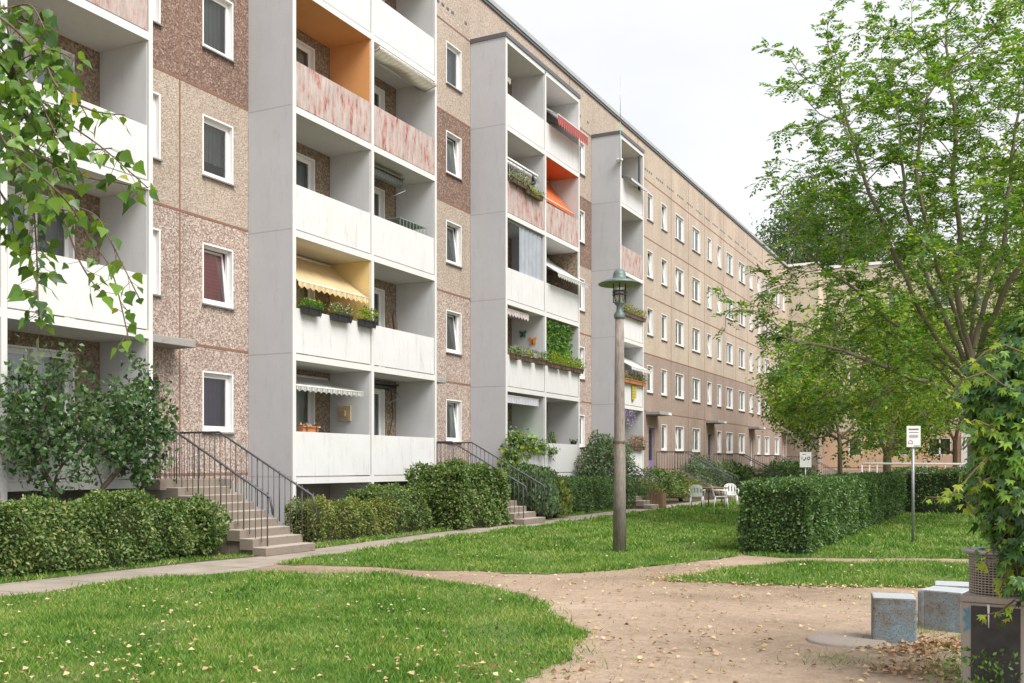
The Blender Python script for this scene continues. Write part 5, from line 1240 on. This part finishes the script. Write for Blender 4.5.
# ================================================================ POPLAR BRANCHES AT THE LEFT
rng = np.random.default_rng(5)
tb = at(-420, 465, 5.0); root = thing('poplar_tree', (tb[0], tb[1], 0), 'near tree whose leafy hanging twigs reach in at the upper left', 'tree')
m = MB(); dT = 4.3
m.tube([(tb[0],tb[1],-.1),(tb[0]+.05,tb[1],1.6),(tb[0]+.05,tb[1]+.05,3.2),(tb[0]+.1,tb[1]+.05,5.2),(tb[0],tb[1],7.5),(tb[0]+.1,tb[1],9.5)], [.20,.16,.14,.11,.08,.03], 12)
m.build('trunk', M['bark'], root)
m = MB(); Pp = []; Dd = []
tw = [([(-420,100),(-250,-60),(-120,-40),(-40,-5),(10,25),(45,62),(72,92),(88,118)], .012, 4.4),
      ([(-120,-40),(-50,40),(0,75),(40,100),(75,128),(105,150),(148,188)], .006, 4.2),
      ([(-50,40),(-20,95),(20,140),(55,165),(90,178),(120,183),(146,190)], .005, 4.3),
      ([(-20,95),(10,150),(45,180),(70,205),(90,240),(112,272),(130,345)], .005, 4.15),
      ([(10,150),(30,190),(36,240),(38,300),(40,322)], .005, 4.2), ([(-40,-5),(0,8),(30,5),(45,30)], .007, 4.4),
      ([(-20,95),(-10,170),(10,210),(15,250)], .006, 4.4), ([(45,62),(60,90),(90,110),(125,115)], .005, 4.3),
      ([(45,180),(62,215),(80,262),(98,290)], .005, 4.1), ([(40,100),(60,140),(80,150),(112,148)], .004, 4.25),
      ([(0,75),(20,60),(50,50),(75,60)], .004, 4.4), ([(-50,40),(-10,50),(20,80),(35,125)], .006, 4.5), ([(-20,95),(20,110),(45,140),(60,180)], .005, 4.5), ([(-40,-5),(-15,30),(10,60),(25,100)], .005, 4.3), ([(-30,120),(5,130),(30,165),(40,200)], .004, 4.3), ([(70,205),(95,215),(110,240),(140,300)], .003, 4.15),([(-40,150),(-15,200),(0,240)], .004, 4.2)]
for pts, rad, d in tw:
    q = [at(x, y, d+.12*math.sin(i*1.7+x)) for i, (x, y) in enumerate(pts)]
    if pts[0][0] == -420: q[0] = np.array((tb[0]+.05, tb[1]+.05, 4.2))
    # smooth
    Q = []
    for a, b, c, e in zip([q[0]]+q[:-1], q, q[1:], q[2:]+[q[-1]]):
        for t in np.linspace(0, 1, 5, endpoint=False): Q.append(.5*((2*b)+(-a+c)*t+(2*a-5*b+4*c-e)*t*t+(-a+3*b-3*c+e)*t**3))
    Q.append(q[-1]); rr = np.linspace(rad, .0025, len(Q)); m.tube([tuple(x) for x in Q], list(rr), 6)
    for a, b in zip(Q, Q[1:]):
        if a[0] is None: continue
        dd_ = -a[0]*S_+a[1]*C_; px = 512+F*(a[0]*C_+a[1]*S_)/dd_
        if px < -110: continue
        k = max(1, int(np.linalg.norm(b-a)/(.0105 if px < 60 else .022)))
        for _ in range(k):
            p = a+(b-a)*rng.random(); o = rnd3(1)[0]*np.array((1,1,.7)); st = .03+.05*rng.random(); e_ = p+o*st+np.array((0,0,-.02))
            Pp.append(e_); Dd.append(np.array((0,0,-1.))*(.6+.5*rng.random())+o*.75)
            m.tube([tuple(p), tuple(e_)], .0012, 3, cap=False)
m.build('branches', M['twig'], root)
P = np.array(Pp); n = len(P); leaves('foliage', P, np.array(Dd), rnd3(n)*.9+np.array((.3,-.6,.35)), .064*(.5+.65*rng.random(n)), M['l_poplar'], root, POPL, mat2=M['l_poplary'], share=.012)

# ================================================================ LIGHT
w = bpy.data.worlds.new('World'); sc.world = w; w.use_nodes = True; nt = w.node_tree; bg = nt.nodes['Background']
sky = nd(nt, 'TexSky', sky_type='NISHITA'); sky.sun_disc = False; sky.sun_elevation = R(50); sky.sun_rotation = R(112); sky.air_density = 1; sky.dust_density = 3
tc = nd(nt, 'TexCoord'); mp = nd(nt, 'Mapping'); mp.inputs['Scale'].default_value = (1,1,2.5); nt.links.new(tc.outputs['Generated'], mp.inputs[0])
cl = ramp(nt, noise(nt, mp.outputs[0], 2.2, 6, .55), [(.32, (5.95,6.0,6.1)), (.62, (6.85,6.87,6.9))])
mx = nd(nt, 'MixRGB'); mx.inputs[0].default_value = .88; nt.links.new(sky.outputs[0], mx.inputs[1]); nt.links.new(cl, mx.inputs[2])
nt.links.new(mx.outputs[0], bg.inputs[0]); bg.inputs[1].default_value = .1
sn = bpy.data.lights.new('sun', 'SUN'); so = bpy.data.objects.new('sun', sn); COL.objects.link(so)
sn.energy = 2.9; sn.angle = R(38); sn.color = (1, .96, .9)
az, el = R(112), R(50)   # azimuth clockwise from +Y
dv = Vector((math.sin(az)*math.cos(el), math.cos(az)*math.cos(el), math.sin(el)))
so.rotation_euler = dv.to_track_quat('Z', 'Y').to_euler(); so.location = (30, 0, 30)
sc.view_settings.view_transform = 'Standard'; sc.view_settings.look = 'None'; sc.view_settings.exposure = .76; sc.view_settings.gamma = 1
sc.render.engine = 'CYCLES'
sc.cycles.max_bounces = 6; sc.cycles.transparent_max_bounces = 12
sc.render.resolution_x = 1024; sc.render.resolution_y = 683
